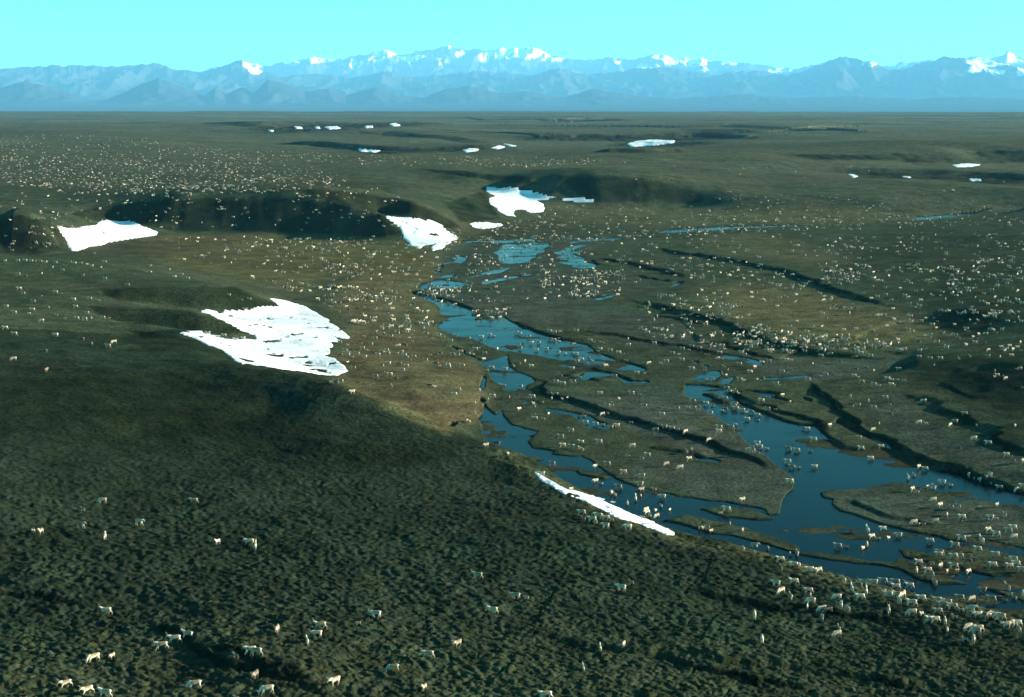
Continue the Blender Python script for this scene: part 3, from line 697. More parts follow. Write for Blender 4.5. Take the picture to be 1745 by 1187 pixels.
# ------------------------------------------------------------------ lowland and mountains far off
MT = np.linspace(-0.46, 0.46, 1350)
K = 1.75       # the ranges stand 34 to 66 km off
MR = np.concatenate([np.linspace(13300, 23000, 40), np.linspace(23300, 44000 * K, 460)])
mth, mr = np.meshgrid(MT, MR)
MX, MY = mr * np.sin(mth), mr * np.cos(mth)
def prof(s, R0):
    p = np.array([[float(t) for t in w.split(',')] for w in s.split()])
    th, k_ = ray(p[:, 0], p[:, 1])
    z = CAM_H - R0 * k_
    return np.interp(MT, th, z)
C1 = '-300,140 -100,145 0,150 40,138 70,143 100,152 165,174 200,162 240,143 270,131 290,139 320,150 350,163 366,148 385,160 412,147 432,158 456,134 490,143 520,156 560,150 590,162 640,148 690,163 720,166 760,150 800,146 850,158 900,154 960,166 1010,150 1080,162 1150,168 1260,160 1350,166 1450,163 1560,168 1650,164 1745,168 1900,165'
C2 = '-300,112 -100,118 0,117 60,112 130,111 200,112 270,107 300,118 340,122 365,116 395,106 412,101 440,118 480,130 540,124 600,132 650,121 700,132 760,126 820,120 900,128 950,116 1000,126 1060,121 1120,110 1160,118 1210,127 1290,119 1340,128 1400,112 1440,96 1480,106 1520,121 1560,113 1610,99 1680,102 1745,118 1900,108'
C3 = '-300,128 0,125 150,127 300,127 380,114 395,109 420,105 445,113 470,109 500,105 535,96 560,102 600,99 630,94 655,85 680,93 710,88 740,83 763,77 790,84 830,84 870,80 900,79 920,83 935,92 960,98 1000,103 1046,96 1080,100 1120,91 1150,99 1185,98 1230,104 1300,110 1360,116 1400,108 1440,99 1500,113 1560,104 1640,100 1690,97 1720,90 1745,98 1900,92'
low = np.interp(MR, [13300, 22000, 14500 * K, 17000 * K, 20000 * K, 23000 * K, 26000 * K, 30000 * K, 44000 * K], [-12, -25, -45, 28, 132, 238, 360, 570, 640])[:, None]
low = low + 14 * noise(MX / K / 2500, MY / K / 1500, 201) + 14 * sstep(19000 * K, 25000 * K, mr) * noise(MX / K / 1800, MY / K / 2500, 202)
Z = low * np.ones_like(mth)
for ci, (s, R0, w, wf) in enumerate(((C1, 19500 * K, 2600 * K, 2300 * K), (C2, 27000 * K, 4300 * K, 4200 * K), (C3, 37500 * K, 6000 * K, 5600 * K))):
    pz = prof(s, R0)
    pz = pz + ((noise(MT * 260, MT * 0 + ci, 300 + ci)) * (10, 28, 45)[ci] + noise(MT * 700, MT * 0 + ci, 310 + ci) * (3, 14, 21)[ci])
    # spurs run down from the crest: warp the azimuth with distance
    front = mr < R0
    t = np.clip(np.abs(mr - R0) / np.where(front, wf, w), 0, 1)
    sp = 1 - np.abs(noise(MX / K / (1500, 1500, 2100)[ci] + 5 * ci, MR[:, None] * 0 + MY / K / 3600, 320 + ci))
    sp2 = 1 - np.abs(noise(MX / K / 620 + .5 * noise(MX / K / 900, MY / K / 900, 5), MY / K / 1300, 330 + ci))
    sp3 = 1 - np.abs(noise(MX / K / 260 + .4 * noise(MX / K / 500, MY / K / 500, 6), MY / K / 560, 340 + ci))
    body = (1 - t) ** (1.5, 1.25, 1.15)[ci]
    rel = pz[None] - low
    zz = low + rel * (body * (1 - .0 * t) + t * (1 - t) * ((sp - .62) * 1.5 + (sp2 - .6) * 1.0 + (sp3 - .6) * .9) * (.55, 1.35, 1.3)[ci] * sstep(1, .8, t))
    zz = zz + rel * .2 * t * (1 - t) * noise(MX / K / 120, MY / K / 160, 350 + ci)
    Z = np.maximum(Z, zz)
mu, mv = project(MX, MY, Z)
mc = np.zeros(Z.shape + (3,), np.float32)
mc[:] = (.030, .034, .03)
rock = sstep(800, 2000, Z + 350 * noise(MX / K / 700, MY / K / 700, 401))
mc += (np.array([.06, .06, .06], np.float32) - mc) * rock[..., None].astype(np.float32)
SP_ = '424,108,7,6 436,116,9,7 535,100,11,5 560,103,12,2.5 596,101,9,1.6 658,90,12,5 697,100,14,5 722,95,6,3 765,80,3,2.5 784,92,5,5 826,97,7,6 846,92,15,8 884,88,30,9 936,93,6,6 941,101,12,2.5 957,101,5,2.5 1050,103,5,5 1128,96,12,4 1143,104,10,4 1100,112,16,3 1185,103,18,7 1196,118,8,2.5 1330,120,14,3 1690,104,30,6 1722,94,7,4 1735,103,12,6 1665,117,12,4 1740,122,8,6 1700,122,16,3 600,108,14,4 640,104,10,3 750,104,9,4 500,108,10,3 1245,108,10,2 1480,108,10,3 1530,112,12,2'
snow = np.zeros_like(Z)
for w_ in SP_.split():
    a, b, ra, rb = [float(t) for t in w_.split(',')]
    d = ((mu - a) / ra) ** 2 + ((mv - b) / rb) ** 2
    snow = np.maximum(snow, 1 - d * .45)
spot = snow.copy()
gz = np.gradient(Z, axis=1) / np.maximum(np.gradient(MX, axis=1), 1)     # rises to the right = faces left
snow = snow + sstep(-.3, .25, snow) * (.3 * noise(MX / K / 260, MY / K / 500, 402) + .5 * noise(MX / K / 100, MY / K / 200, 403) + .25 * noise(MX / K / 45, MY / K / 90, 406) + .14) - 1.1 * np.clip(gz, -.3, .8)
snow = np.where((mr > 24500 * K) & (spot > .02), snow, 0)
sw_ = sstep(.12, .4, snow)
mc += (np.array([.8, .82, .85], np.float32) - mc) * sw_[..., None].astype(np.float32)
mountains = grid_mesh('mountain_range', MX, MY, Z, mc)
mountains['kind'] = 'structure'
mm, nm, bm_ = new_mat('mountain_rock')
am = nm.nodes.new('ShaderNodeAttribute'); am.attribute_name = 'tint'
nm.links.new(am.outputs['Color'], bm_.inputs['Base Color']); bm_.inputs['Roughness'].default_value = 1; bm_.inputs['Specular IOR Level'].default_value = 0
mountains.data.materials.append(mm)

# ------------------------------------------------------------------ the air
top = float(Z.max()) + 60
HZ = (76000.0, 84000.0)
hv = [(-HZ[0], -6000, -75), (HZ[0], -6000, -75), (HZ[0], HZ[1], -75), (-HZ[0], HZ[1], -75), (-HZ[0], -6000, top), (HZ[0], -6000, top), (HZ[0], HZ[1], top), (-HZ[0], HZ[1], top)]
hme = bpy.data.meshes.new('haze')
hme.from_pydata(hv, [], [(0, 3, 2, 1), (4, 5, 6, 7), (0, 1, 5, 4), (1, 2, 6, 5), (2, 3, 7, 6), (3, 0, 4, 7)])
haze = bpy.data.objects.new('haze', hme); COL.objects.link(haze)
haze['kind'] = 'stuff'
hm, nh, bh = new_mat('haze_air')
nh.nodes.remove(bh)
pv = nh.nodes.new('ShaderNodeVolumePrincipled')
pv.inputs['Color'].default_value = (.20, .64, 1.0, 1)
pv.inputs['Density'].default_value = 1.6e-5
pv.inputs['Anisotropy'].default_value = 0.0
nh.links.new(pv.outputs[0], nh.nodes['Material Output'].inputs['Volume'])
haze.data.materials.append(hm)
# ------------------------------------------------------------------ caribou
def tube(bm, pts, rad, seg=8):
    """closed lofted tube through pts with (ry, rz) radii"""
    import bmesh
    rings = []
    pts = [Vector(p) for p in pts]
    for i, p in enumerate(pts):
        a = pts[max(i - 1, 0)]; b_ = pts[min(i + 1, len(pts) - 1)]
        t = (b_ - a).normalized()
        sidev = Vector((0, 1, 0))
        upv = t.cross(sidev).normalized()
        sidev = upv.cross(t).normalized()
        ry, rz = rad[i] if isinstance(rad[i], tuple) else (rad[i], rad[i])
        rings.append([bm.verts.new(p + sidev * math.cos(k_ * 2 * math.pi / seg) * ry + upv * math.sin(k_ * 2 * math.pi / seg) * rz) for k_ in range(seg)])
    for r0, r1 in zip(rings[:-1], rings[1:]):
        for k_ in range(seg):
            bm.faces.new((r0[k_], r0[(k_ + 1) % seg], r1[(k_ + 1) % seg], r1[k_]))
    bm.faces.new(rings[0][::-1]); bm.faces.new(rings[-1])

def leg(bm, hip, offs, y, r0):
    """offs: joints below the hip as (dx, z)"""
    pts = [(hip[0], y * .8, hip[1])] + [(x, y, z) for x, z in offs]
    rr = [(r0 * .85, r0 * 1.6), (r0 * .75, r0 * 1.15), r0 * .52, r0 * .38, r0 * .34, r0 * .44]
    tube(bm, pts, rr[:len(pts)], 8)

HIND = {'stand': [(-.50, .70), (-.66, .46), (-.60, .10), (-.56, 0.0)], 'fore': [(-.40, .68), (-.46, .44), (-.30, .12), (-.25, .01)],
        'back': [(-.58, .70), (-.84, .50), (-.86, .18), (-.84, .03)], 'lift': [(-.42, .70), (-.60, .50), (-.56, .20), (-.54, .11)]}
FORE = {'stand': [(.40, .70), (.42, .40), (.41, .10), (.44, 0.0)], 'fore': [(.46, .70), (.62, .42), (.72, .12), (.77, .02)],
        'back': [(.36, .70), (.30, .40), (.18, .12), (.17, .02)], 'lift': [(.44, .70), (.60, .52), (.50, .28), (.47, .20)]}
POSES = {   # left hind, right hind, left fore, right fore, neck points (x, z) ... head
    'walk':  ('back', 'fore', 'fore', 'stand', [(.60, 1.08), (.76, 1.13), (.88, 1.15), (1.03, 1.04), (1.15, .92)]),
    'pace':  ('fore', 'stand', 'stand', 'back', [(.60, 1.03), (.76, 1.03), (.88, 1.03), (1.02, .90), (1.13, .77)]),
    'trot':  ('back', 'fore', 'lift', 'fore', [(.60, 1.12), (.76, 1.22), (.88, 1.28), (1.04, 1.19), (1.17, 1.10)]),
    'graze': ('stand', 'fore', 'fore', 'stand', [(.64, .94), (.84, .70), (.96, .46), (1.02, .28), (1.04, .10)]),
    'stand': ('stand', 'stand', 'stand', 'stand', [(.58, 1.14), (.76, 1.32), (.86, 1.45), (1.06, 1.38), (1.22, 1.30)]),
}
def caribou_mesh(name, pose, calf=False, lod=False):
    import bmesh
    lh, rh, lf, rf, nk = POSES[pose]
    bm = bmesh.new()
    thin = .80 if calf else 1.0
    # trunk: rump, loin, ribs, chest, shoulder
    tube(bm, [(-.70, 0, .98), (-.62, 0, .99), (-.44, 0, .98), (-.15, 0, .95), (.12, 0, .91), (.34, 0, .91), (.50, 0, .96), (.58, 0, 1.0)],
         [(.08 * thin, .11), (.16 * thin, .21), (.20 * thin, .25 * thin), (.22 * thin, .27 * thin), (.23 * thin, .30 * thin), (.21 * thin, .30 * thin), (.17 * thin, .25), (.12, .16)], 12)
    nb_ = [(.42, 1.0)] + nk
    rad = [(.14, .24), (.13, .22), (.105, .17), (.10, .125), (.078, .09), (.055, .06)]
    tube(bm, [(x, 0, z) for x, z in nb_], rad, 10)
    # head end knob, ears, tail
    hx, hz = nk[2]; dx, dz = nk[3][0] - hx, nk[3][1] - hz
    for s in (-1, 1):
        tube(bm, [(hx - dx * .1, s * .06, hz - dz * .1 + .02), (hx - dx * .5, s * .17, hz - dz * .5 + .06), (hx - dx * .6, s * .22, hz - dz * .6 + .06)], [(.03, .03), (.035, .02), (.01, .01)], 6)
    tube(bm, [(-.70, 0, 1.08), (-.77, 0, 1.02), (-.79, 0, .92)], [.05, .05, .02], 6)
    leg(bm, (-.50, .95), HIND[lh], .12, .13); leg(bm, (-.50, .95), HIND[rh], -.12, .13)
    leg(bm, (.38, .90), FORE[lf], .11, .115); leg(bm, (.38, .90), FORE[rf], -.11, .115)
    if calf:
        for v in bm.verts:
            v.co.x *= .92
            if v.co.z < .85: v.co.y *= 1.1
    me = bpy.data.meshes.new(name); bm.to_mesh(me); bm.free()
    o = bpy.data.objects.new(name, me); COL.objects.link(o)
    rm = o.modifiers.new('r', 'REMESH'); rm.mode = 'VOXEL'; rm.voxel_size = .028 if not lod else .05
    smo = o.modifiers.new('s', 'SMOOTH'); smo.iterations = 3; smo.factor = .5
    if lod:
        de = o.modifiers.new('d', 'DECIMATE'); de.ratio = .16
    else:
        de = o.modifiers.new('d', 'DECIMATE'); de.ratio = .35
    dg = bpy.context.evaluated_depsgraph_get()
    me2 = bpy.data.meshes.new_from_object(o.evaluated_get(dg))
    bpy.data.objects.remove(o)
    me2.name = name
    n_ = len(me2.vertices)
    co = np.empty(n_ * 3, np.float32); me2.vertices.foreach_get('co', co); co = co.reshape(-1, 3)
    # coat: brown-grey back and flanks, pale neck, belly line, rump and face, dark shanks
    x, y, z = co.T
    wob = .08 * noise(x * 4 + 3, z * 4, 7) + .05 * noise(x * 11, z * 11 + y * 9, 8)
    brown_ = np.array([.33, .23, .13]); pale = np.array([.88, .77, .57]); grey = np.array([.62, .51, .35]); dark = np.array([.26, .19, .12])
    c = np.tile(grey, (n_, 1))
    def lay_(w, k_):
        nonlocal c
        c = c + (k_ - c) * np.clip(w, 0, 1)[:, None]
    body = (x < .5)
    lay_(sstep(.92, 1.08, z + wob) * body, brown_ * 1.1)
    lay_(sstep(-.50, -.62, x + wob) * sstep(.6, .8, z), pale)
    lay_(sstep(.34, .52, x + wob) * sstep(.45, .6, z if pose != 'graze' else z + .6), pale)
    lay_((np.abs(z - .80 + wob) < .06) * (np.abs(y) > .12) * body * .7, pale)
    lay_(sstep(.55, .40, z) * (x < .55 if pose != 'graze' else (x < .55) | (np.abs(y) > .08)), dark * 1.6)
    hd = np.hypot(x - nk[3][0], z - nk[3][1])
    lay_(sstep(.2, .05, hd), brown_)
    hm_ = np.hypot(x - nk[4][0], z - nk[4][1])
    lay_(sstep(.10, .03, hm_), pale)
    if calf:
        c = c * .2 + np.array([.42, .31, .20]) * .8 * (1 + .2 * wob[:, None])
    a = me2.attributes.new('coat', 'FLOAT_COLOR', 'POINT')
    cc = np.ones((n_, 4), np.float32); cc[:, :3] = c
    a.data.foreach_set('color', cc.ravel())
    me2.polygons.foreach_set('use_smooth', np.ones(len(me2.polygons), bool))
    me2.materials.append(coat)
    return me2, co, cc

def antler_mesh(name, pose):
    import bmesh
    nk = POSES[pose][4]
    hx, hz = nk[2]; dx, dz = nk[3][0] - hx, nk[3][1] - hz
    l = math.hypot(dx, dz); fx, fz = dx / l, dz / l; ux, uz = -fz, fx
    bm = bmesh.new()
    def pt(f, u_, y): return (hx + fx * f + ux * u_, y, hz + fz * f + uz * u_)
    for s in (-1, 1):
        tube(bm, [pt(.02, .07, s * .04), pt(-.10, .20, s * .12), pt(-.16, .36, s * .17), pt(-.08, .50, s * .15), pt(.04, .56, s * .12)], [.016, .014, .013, .011, .005], 6)
        tube(bm, [pt(-.02, .10, s * .05), pt(.10, .16, s * .05), pt(.18, .17, s * .04)], [.012, .010, .004], 5)
        tube(bm, [pt(-.15, .34, s * .17), pt(-.24, .40, s * .17)], [.011, .004], 5)
    me = bpy.data.meshes.new(name); bm.to_mesh(me); bm.free()
    me.materials.append(horn)
    return me

coat, nc, bc = new_mat('caribou_coat')
ac = nc.nodes.new('ShaderNodeAttribute'); ac.attribute_name = 'coat'
oi = nc.nodes.new('ShaderNodeObjectInfo')
tc = nc.nodes.new('ShaderNodeTexCoord')
nzc = noise_node(nc, tc.outputs['Object'], 9, 4, .6)
sc1 = nc.nodes.new('ShaderNodeVectorMath'); sc1.operation = 'SCALE'
nc.links.new(ac.outputs['Color'], sc1.inputs[0])
nc.links.new(math_node(nc, 'MULTIPLY', ramp(nc, oi.outputs['Random'], 0, 1, .38, .78), ramp(nc, nzc.outputs[0], .3, .7, .85, 1.15)), sc1.inputs['Scale'])
nc.links.new(sc1.outputs[0], bc.inputs['Base Color'])
bc.inputs['Roughness'].default_value = .85; bc.inputs['Specular IOR Level'].default_value = .15
horn, nho, bho = new_mat('antler')
zh = noise_node(nho, nho.nodes.new('ShaderNodeTexCoord').outputs['Object'], 14, 3)
cr = nho.nodes.new('ShaderNodeValToRGB'); cr.color_ramp.elements[0].color = (.16, .11, .07, 1); cr.color_ramp.elements[1].color = (.42, .33, .22, 1)
nho.links.new(zh.outputs[0], cr.inputs[0]); nho.links.new(cr.outputs[0], bho.inputs['Base Color']); bho.inputs['Roughness'].default_value = .7

MESH = {p: caribou_mesh('caribou_body', p)[0] for p in POSES}
CALF = {p: caribou_mesh('calf_body', p, True)[0] for p in ('walk', 'pace', 'stand')}
ANT = {p: antler_mesh('antlers', p) for p in POSES}
def darker(me):
    m2 = me.copy(); a = m2.attributes['coat']; n_ = len(m2.vertices); c = np.empty(n_ * 4, np.float32); a.data.foreach_get('color', c)
    c = c.reshape(-1, 4); c[:, :3] *= .42; a.data.foreach_set('color', c.ravel()); return m2
MESH_D = {p: darker(m) for p, m in MESH.items()}; CALF_D = {p: darker(m) for p, m in CALF.items()}
LOD = {p: caribou_mesh('herd_piece', p, False, True) for p in ('walk', 'pace', 'graze', 'stand')}

# every animal traced: tile, then x,y,code  (w walking, g grazing, f towards/away, a three-quarter, n small narrow one, c calf, W heading right, d dark)
ANIMALS = """
T5 507,240,n 572,240,f 405,298,w 540,338,w 597,340,n 410,385,fd 695,390,w 783,408,a 363,522,w 540,510,w 415,600,g 508,665,f 685,605,w 705,640,n 710,705,g 672,745,n 970,660,g 1035,500,f 820,790,g 880,800,gd 1007,750,f 1070,790,f 815,880,f 150,850,f 225,1080,f 970,1020,g 987,970,n
T6 38,575,f 95,560,wd 155,530,w 255,525,w 182,605,f 122,665,w 345,515,w 470,525,w 425,525,c 475,555,w 365,605,n 400,640,w 490,650,w 540,645,g 560,600,n 580,520,c 610,560,w 725,675,w 510,715,f 632,730,w 405,800,f 635,820,g 730,825,n 890,810,w 940,755,w 885,695,w 985,715,w 1040,755,w 1120,780,c 1105,680,w 1230,690,g 1420,690,w 1555,690,c 1650,665,n 1735,635,f 1580,575,f 1335,600,w 1215,800,W 1060,855,c 815,885,w 865,885,w 962,910,f 985,990,n 1195,960,g 1295,975,w 1270,1005,g 1285,845,w 1345,850,c 1400,845,a 1475,850,w 1510,862,w 1570,935,w 1605,930,g 1675,920,w 1690,985,f 1165,1070,c 1245,1090,f 858,530,f 835,445,f 790,405,w 790,435,c 680,410,f 700,325,w 750,365,c 835,325,c 918,365,a 1048,365,w 983,410,n 1085,395,c 1195,420,a 1190,320,wd 1045,270,w 1105,265,w 898,250,w 1460,250,w 1640,295,w 1600,360,w 1665,340,w 1575,290,c 1435,355,w 1720,400,w
T4 110,25,wd 130,125,w 330,105,w 225,230,w 703,310,a 762,335,w 595,420,f 655,390,n 935,468,w 1020,488,c 800,508,a 852,520,f 640,535,a 687,552,c 845,640,g 915,693,a 1025,700,c 1092,710,f 983,778,n 1130,810,w 1115,850,cd 655,862,g 693,870,c 750,872,c 865,850,gd 345,925,w 193,942,f 237,998,a 298,1015,c 403,1010,n 500,990,w 188,1080,f 150,1115,n 812,1050,w 1060,1090,w 1125,1020,w 1195,993,c 1325,1040,f 1285,1130,w 1390,935,a 1435,945,c 1468,975,w 1635,915,w 1590,945,w 1650,1000,g 1410,815,w 1472,818,c 1555,780,n 1477,690,a 1250,30,g 1390,75,w 1095,135,wd 1570,192,w 1615,200,c 1657,255,n 1735,255,a 1738,350,c 1170,305,nd 1197,392,f 1253,410,n 1305,430,f 1370,400,f 1410,385,f 1425,460,n 1500,520,w 1672,510,g 1730,505,w 910,1160,w
T3 295,80,w 315,118,w 210,150,w 240,155,w 303,170,c 245,105,c 390,130,c 615,138,c 683,152,w 600,135,wd 820,150,c 850,45,w 1130,20,cd 595,262,w 635,315,w 700,315,c 862,312,w 615,458,w 147,640,a 22,865,n 148,930,n 265,1090,W 245,1130,c 155,1113,n 395,1110,nd 1090,1100,w 1175,1095,c
T2 745,38,g 525,155,n 572,132,n 548,235,a 135,195,w 80,222,c 210,290,c 325,285,g 460,320,g 80,400,g 60,483,w 78,540,a 70,592,n 18,630,f 203,530,c 283,612,w 270,695,n 358,732,n 125,740,a 130,765,a 218,740,n 228,800,g 90,800,c 160,790,n 150,860,n 920,730,w 858,758,c 650,910,n 690,905,n 730,900,c 768,930,n 1085,1110,n 1330,1115,n
T1 165,215,a 270,195,wd 383,290,n 820,398,w 905,132,w 1005,65,w 923,215,w 1010,228,w 1055,240,w 1090,235,c 1122,255,n 1105,185,w 1283,182,w 1615,220,g 1568,315,c 1365,400,w 1250,425,a 1525,480,w 1250,572,a 1305,588,c 1475,632,w 1410,690,f 1443,700,n 1010,635,n 715,495,w 1565,790,f 1415,860,n 1110,885,w 1130,920,c 1275,915,w 1215,940,w 1250,965,c 1350,930,w 1408,940,c 1348,1000,w 1568,1028,w 1400,30,c
D 150,110,w 185,122,c 237,118,c 280,128,c 248,195,w 225,210,c 348,203,w 430,230,w 478,235,c 10,245,w 135,270,c 65,298,w 20,315,w 112,322,c 172,305,c 305,357,a 415,303,cd 510,305,c 733,332,g 850,332,c 905,315,w 965,235,w 1030,240,c 528,88,n 530,155,g 785,135,w 780,72,c 870,68,w 955,70,g 1000,72,c 1087,30,n 612,430,w 683,430,c 390,452,w 50,470,c 245,630,w 558,632,w 640,640,c 352,713,c 365,745,c 318,755,w 437,683,n 272,840,g 325,828,n 683,760,w 838,775,cd 862,840,w 1010,785,g 998,915,cd 555,915,c 885,960,w 960,972,w 1020,980,c 800,990,g 103,920,w 203,937,w 278,935,c 350,965,w 415,950,w 90,855,c 40,855,cd
E 12,300,w 250,245,c 275,245,c 385,232,w 370,285,g 410,285,c 210,115,w 255,120,c 275,125,c 110,165,w 85,200,c 180,180,wd 270,185,c 15,190,w 415,162,w 600,225,w 630,250,w 580,345,w 735,375,a 805,330,w 875,312,w 700,415,c 685,420,w 435,365,c 400,350,cd 470,395,n 410,435,n 453,448,n 110,388,w 240,397,c 320,485,n 280,480,c 255,490,c 585,497,w 630,497,c 760,490,n 827,480,n 1005,420,w 1052,425,c 945,535,w 970,545,c 1050,300,w 1097,300,c 1045,365,cd 1037,205,w 1100,210,w 850,208,w 890,222,c 1390,260,w 1485,240,w 1460,238,c 1310,335,n 1590,325,fd 1437,450,w 1385,455,c 1260,495,w 1010,650,a 915,650,nd 1087,710,n 783,665,c 800,705,w 860,785,w 940,783,c 455,580,w 480,600,w 530,585,c 540,620,w 575,625,c 440,670,w 395,670,c 540,740,w 570,745,c 545,785,w 525,755,w 120,712,w 175,720,cd 250,735,w 318,745,c 75,770,c 125,780,w 175,790,c 440,795,wd 410,798,c 290,828,w 610,800,w 650,815,c 695,820,w 745,830,c 760,850,w 785,850,c 765,890,c 658,890,w 500,938,w 542,937,c 380,970,w 378,1005,w 50,1003,g 1255,985,w 1215,985,c 1480,948,a 550,100,w 545,130,n 720,68,w 790,40,g 695,148,n 800,145,c 660,110,c 970,165,n 1050,130,c 1185,65,n 1250,25,w 1300,60,w 1355,75,c 1385,88,w 1340,95,n 1420,90,n 945,20,n 1075,45,n 900,170,n 1550,55,n 1600,55,n 1620,108,w
F 190,372,c 258,405,n 75,400,wd 60,460,w 105,465,c 135,520,w 255,545,w 312,552,c 430,548,w 455,548,c 392,488,w 440,492,c 490,490,c 557,497,c 502,392,w 375,350,cd 23,665,f 202,708,f 370,672,w 52,755,n 98,750,w 255,772,w 412,740,c 415,838,wd 250,990,g 310,930,n 705,920,g 775,925,c 1015,945,g 1060,912,w 1155,827,w 1275,940,n 1658,948,n 1735,570,c 1480,450,w 1455,460,c 1540,458,n 1565,480,g 1458,405,n 1705,385,g 1675,385,c 750,705,g 855,348,n 705,270,w 815,285,w 915,285,w 560,195,w 525,210,w 650,210,c 710,205,w 755,190,c 975,185,w 1385,265,w 1510,265,n 1620,255,w 1210,262,n 1100,285,n 225,258,w 130,230,w 80,262,c 45,265,c
G 350,65,c 460,88,w 797,78,c 740,122,c 320,132,c 190,148,c 418,148,w 110,125,w 335,185,w 375,200,c 165,210,w 208,222,c 190,250,w 235,265,c 283,240,w 115,255,wd 355,272,w 530,225,w 575,208,w 585,240,w 487,250,w 495,272,c 690,162,g 680,230,c 722,220,w 750,255,w 768,280,w 810,292,c 592,335,w 525,360,w 700,345,wd 770,360,w 728,405,w 245,382,w 190,320,n 540,418,c 605,445,w 465,463,w 665,490,wd 625,558,n 235,615,a 118,515,w 70,520,wd 30,510,c
C 17,113,c 30,270,w 145,305,w 250,340,wd 285,355,c 370,350,w 372,372,w 510,360,w 195,245,c 250,250,wd 290,240,wd 415,250,w 465,255,w 495,218,w 570,235,w 600,245,w 620,240,c 600,205,c 640,195,w 675,180,c 733,232,w 725,293,a 860,195,f 800,380,w 820,378,c 760,398,c 935,395,w 925,540,c 878,540,c 1085,568,w 1060,645,cd 662,602,w 430,640,w 470,597,w 240,562,n 190,560,wd 810,660,w 768,685,n 978,670,n 1205,665,w 1180,672,c 1075,788,a 1222,830,c 1228,882,w 1313,880,c 1367,830,n 1215,725,n 1230,760,n 1300,715,c 640,720,n 638,822,n 560,895,n 585,908,n 1440,515,w 1505,535,w 1480,465,wd 1610,520,w 1590,515,c 1435,635,g 1375,635,wd 1398,678,n 1507,685,n 1553,665,n 1195,360,w 1133,315,f 1083,335,n 1020,357,n 1600,385,w 1083,185,w 1245,205,w 1343,195,w 1460,230,w 1535,235,c 1600,240,c 1630,243,w 1075,145,c 1115,128,c 1195,135,w 1265,132,w 1380,100,w 1420,105,w 1475,85,c 1475,115,c 1590,150,w 1625,135,c 1045,35,w 1080,42,w 1170,68,w 1375,15,w 1425,25,w 1480,15,c 1640,12,w 780,55,w 820,62,c 700,78,w 628,95,c 570,90,w 415,52,c 455,62,c 395,110,w 335,75,n 278,57,w 215,80,c
H 508,207,g 410,243,c 400,330,W 202,360,f 165,352,nd 520,380,f 690,315,W 960,205,w 1235,402,w 1265,430,f 1078,405,n 525,747,w 930,862,w 865,890,w 800,920,w 465,985,g 555,965,n 1240,940,w 1268,958,w 1168,963,c 1373,835,f 1570,860,w 1587,825,w 1522,892,n 325,1110,a 432,1138,a 522,1155,w 115,1178,c 965,1110,g 1325,1140,g 1660,1105,a 1170,1180,c 1265,1065,fd
I 680,582,w 868,680,w 922,678,c 755,745,w 175,768,w 88,805,c 582,912,a 435,967,w 262,1030,g 415,1125,n 1018,1172,w 1392,635,w 1442,605,c 1288,930,n 1405,910,n 1203,1028,n
J 565,585,g 535,605,w 455,590,n 405,570,gd 275,550,w 70,545,w 25,515,w 205,480,g 68,668,g 220,630,wd 230,725,fd 235,415,w 160,425,w 145,440,c 165,385,w 70,440,w 30,410,w 375,410,w 380,468,w 420,472,w 453,465,n 320,465,c 280,450,c 430,440,w 510,463,w 540,463,c 445,370,w 365,375,w 490,377,c 205,355,c 95,322,w 115,345,w 275,340,w 302,343,c 520,272,w 632,303,w 865,262,w 932,270,w 900,250,w 1135,350,w 1198,373,c 1235,370,w 1215,422,w 1145,460,w 1270,503,w 1310,503,c 1240,503,c 1000,562,w 1030,540,w 1110,552,w 1095,588,c 1137,600,c 1175,560,c 1205,565,w 1330,620,c 1360,642,c 1395,570,c 1490,575,c 745,208,w 835,228,w 750,237,n 725,238,c 400,195,w 25,183,w 90,183,w 125,183,w 155,185,w 178,185,n 200,187,w 225,190,w 275,193,w 348,190,w 370,195,w 432,200,n 455,208,w 502,215,n 520,190,w 310,230,w 208,245,n 90,250,w 125,262,wd 410,255,w 262,215,n 60,133,w 70,88,w 180,98,w 237,98,w 465,148,w
"""
U_, V_, CODE = [], [], []
for line in ANIMALS.strip().splitlines():
    w_ = line.split(); x0, y0, k_ = TILES[w_[0]]
    for t in w_[1:]:
        a, b_, cd_ = t.split(',')
        U_.append(x0 + float(a) * k_); V_.append(y0 + float(b_) * k_); CODE.append(cd_)
U_ = np.array(U_); V_ = np.array(V_)
size0 = np.array([.55 if c[0] == 'c' else .74 if c[0] == 'n' else 1.0 for c in CODE])
th_a, R_a, z_a, ok_a = hit(U_, V_, H, TH, RR, lift=.72)
def ground_z(th, R):
    j = np.clip(np.searchsorted(TH, th) - 1, 0, NT - 2); i = np.clip(np.searchsorted(RR, R) - 1, 0, NR - 2)
    f = (th - TH[j]) / (TH[j + 1] - TH[j]); g = np.clip((R - RR[i]) / (RR[i + 1] - RR[i]), 0, 1)
    return (H[i, j] * (1 - f) + H[i, j + 1] * f) * (1 - g) + (H[i + 1, j] * (1 - f) + H[i + 1, j + 1] * f) * g
def stand_on(x, y, ang, s):
    """height for the four hooves to reach the ground"""
    z = []
    for a, b_ in ((.45, .1), (.45, -.1), (-.6, .1), (-.6, -.1)):
        X_ = x + s * (a * math.cos(ang) - b_ * math.sin(ang)); Y_ = y + s * (a * math.sin(ang) + b_ * math.cos(ang))
        z.append(float(ground_z(math.atan2(X_, Y_), math.hypot(X_, Y_))))
    z.sort()
    return (z[0] + z[1]) / 2 - .03
order = np.argsort(-(size0 ** .5) / R_a)
order = [i for i in order if ok_a[i]]
rng = random.Random(4)
MAXI = 300
things, rest = [], []
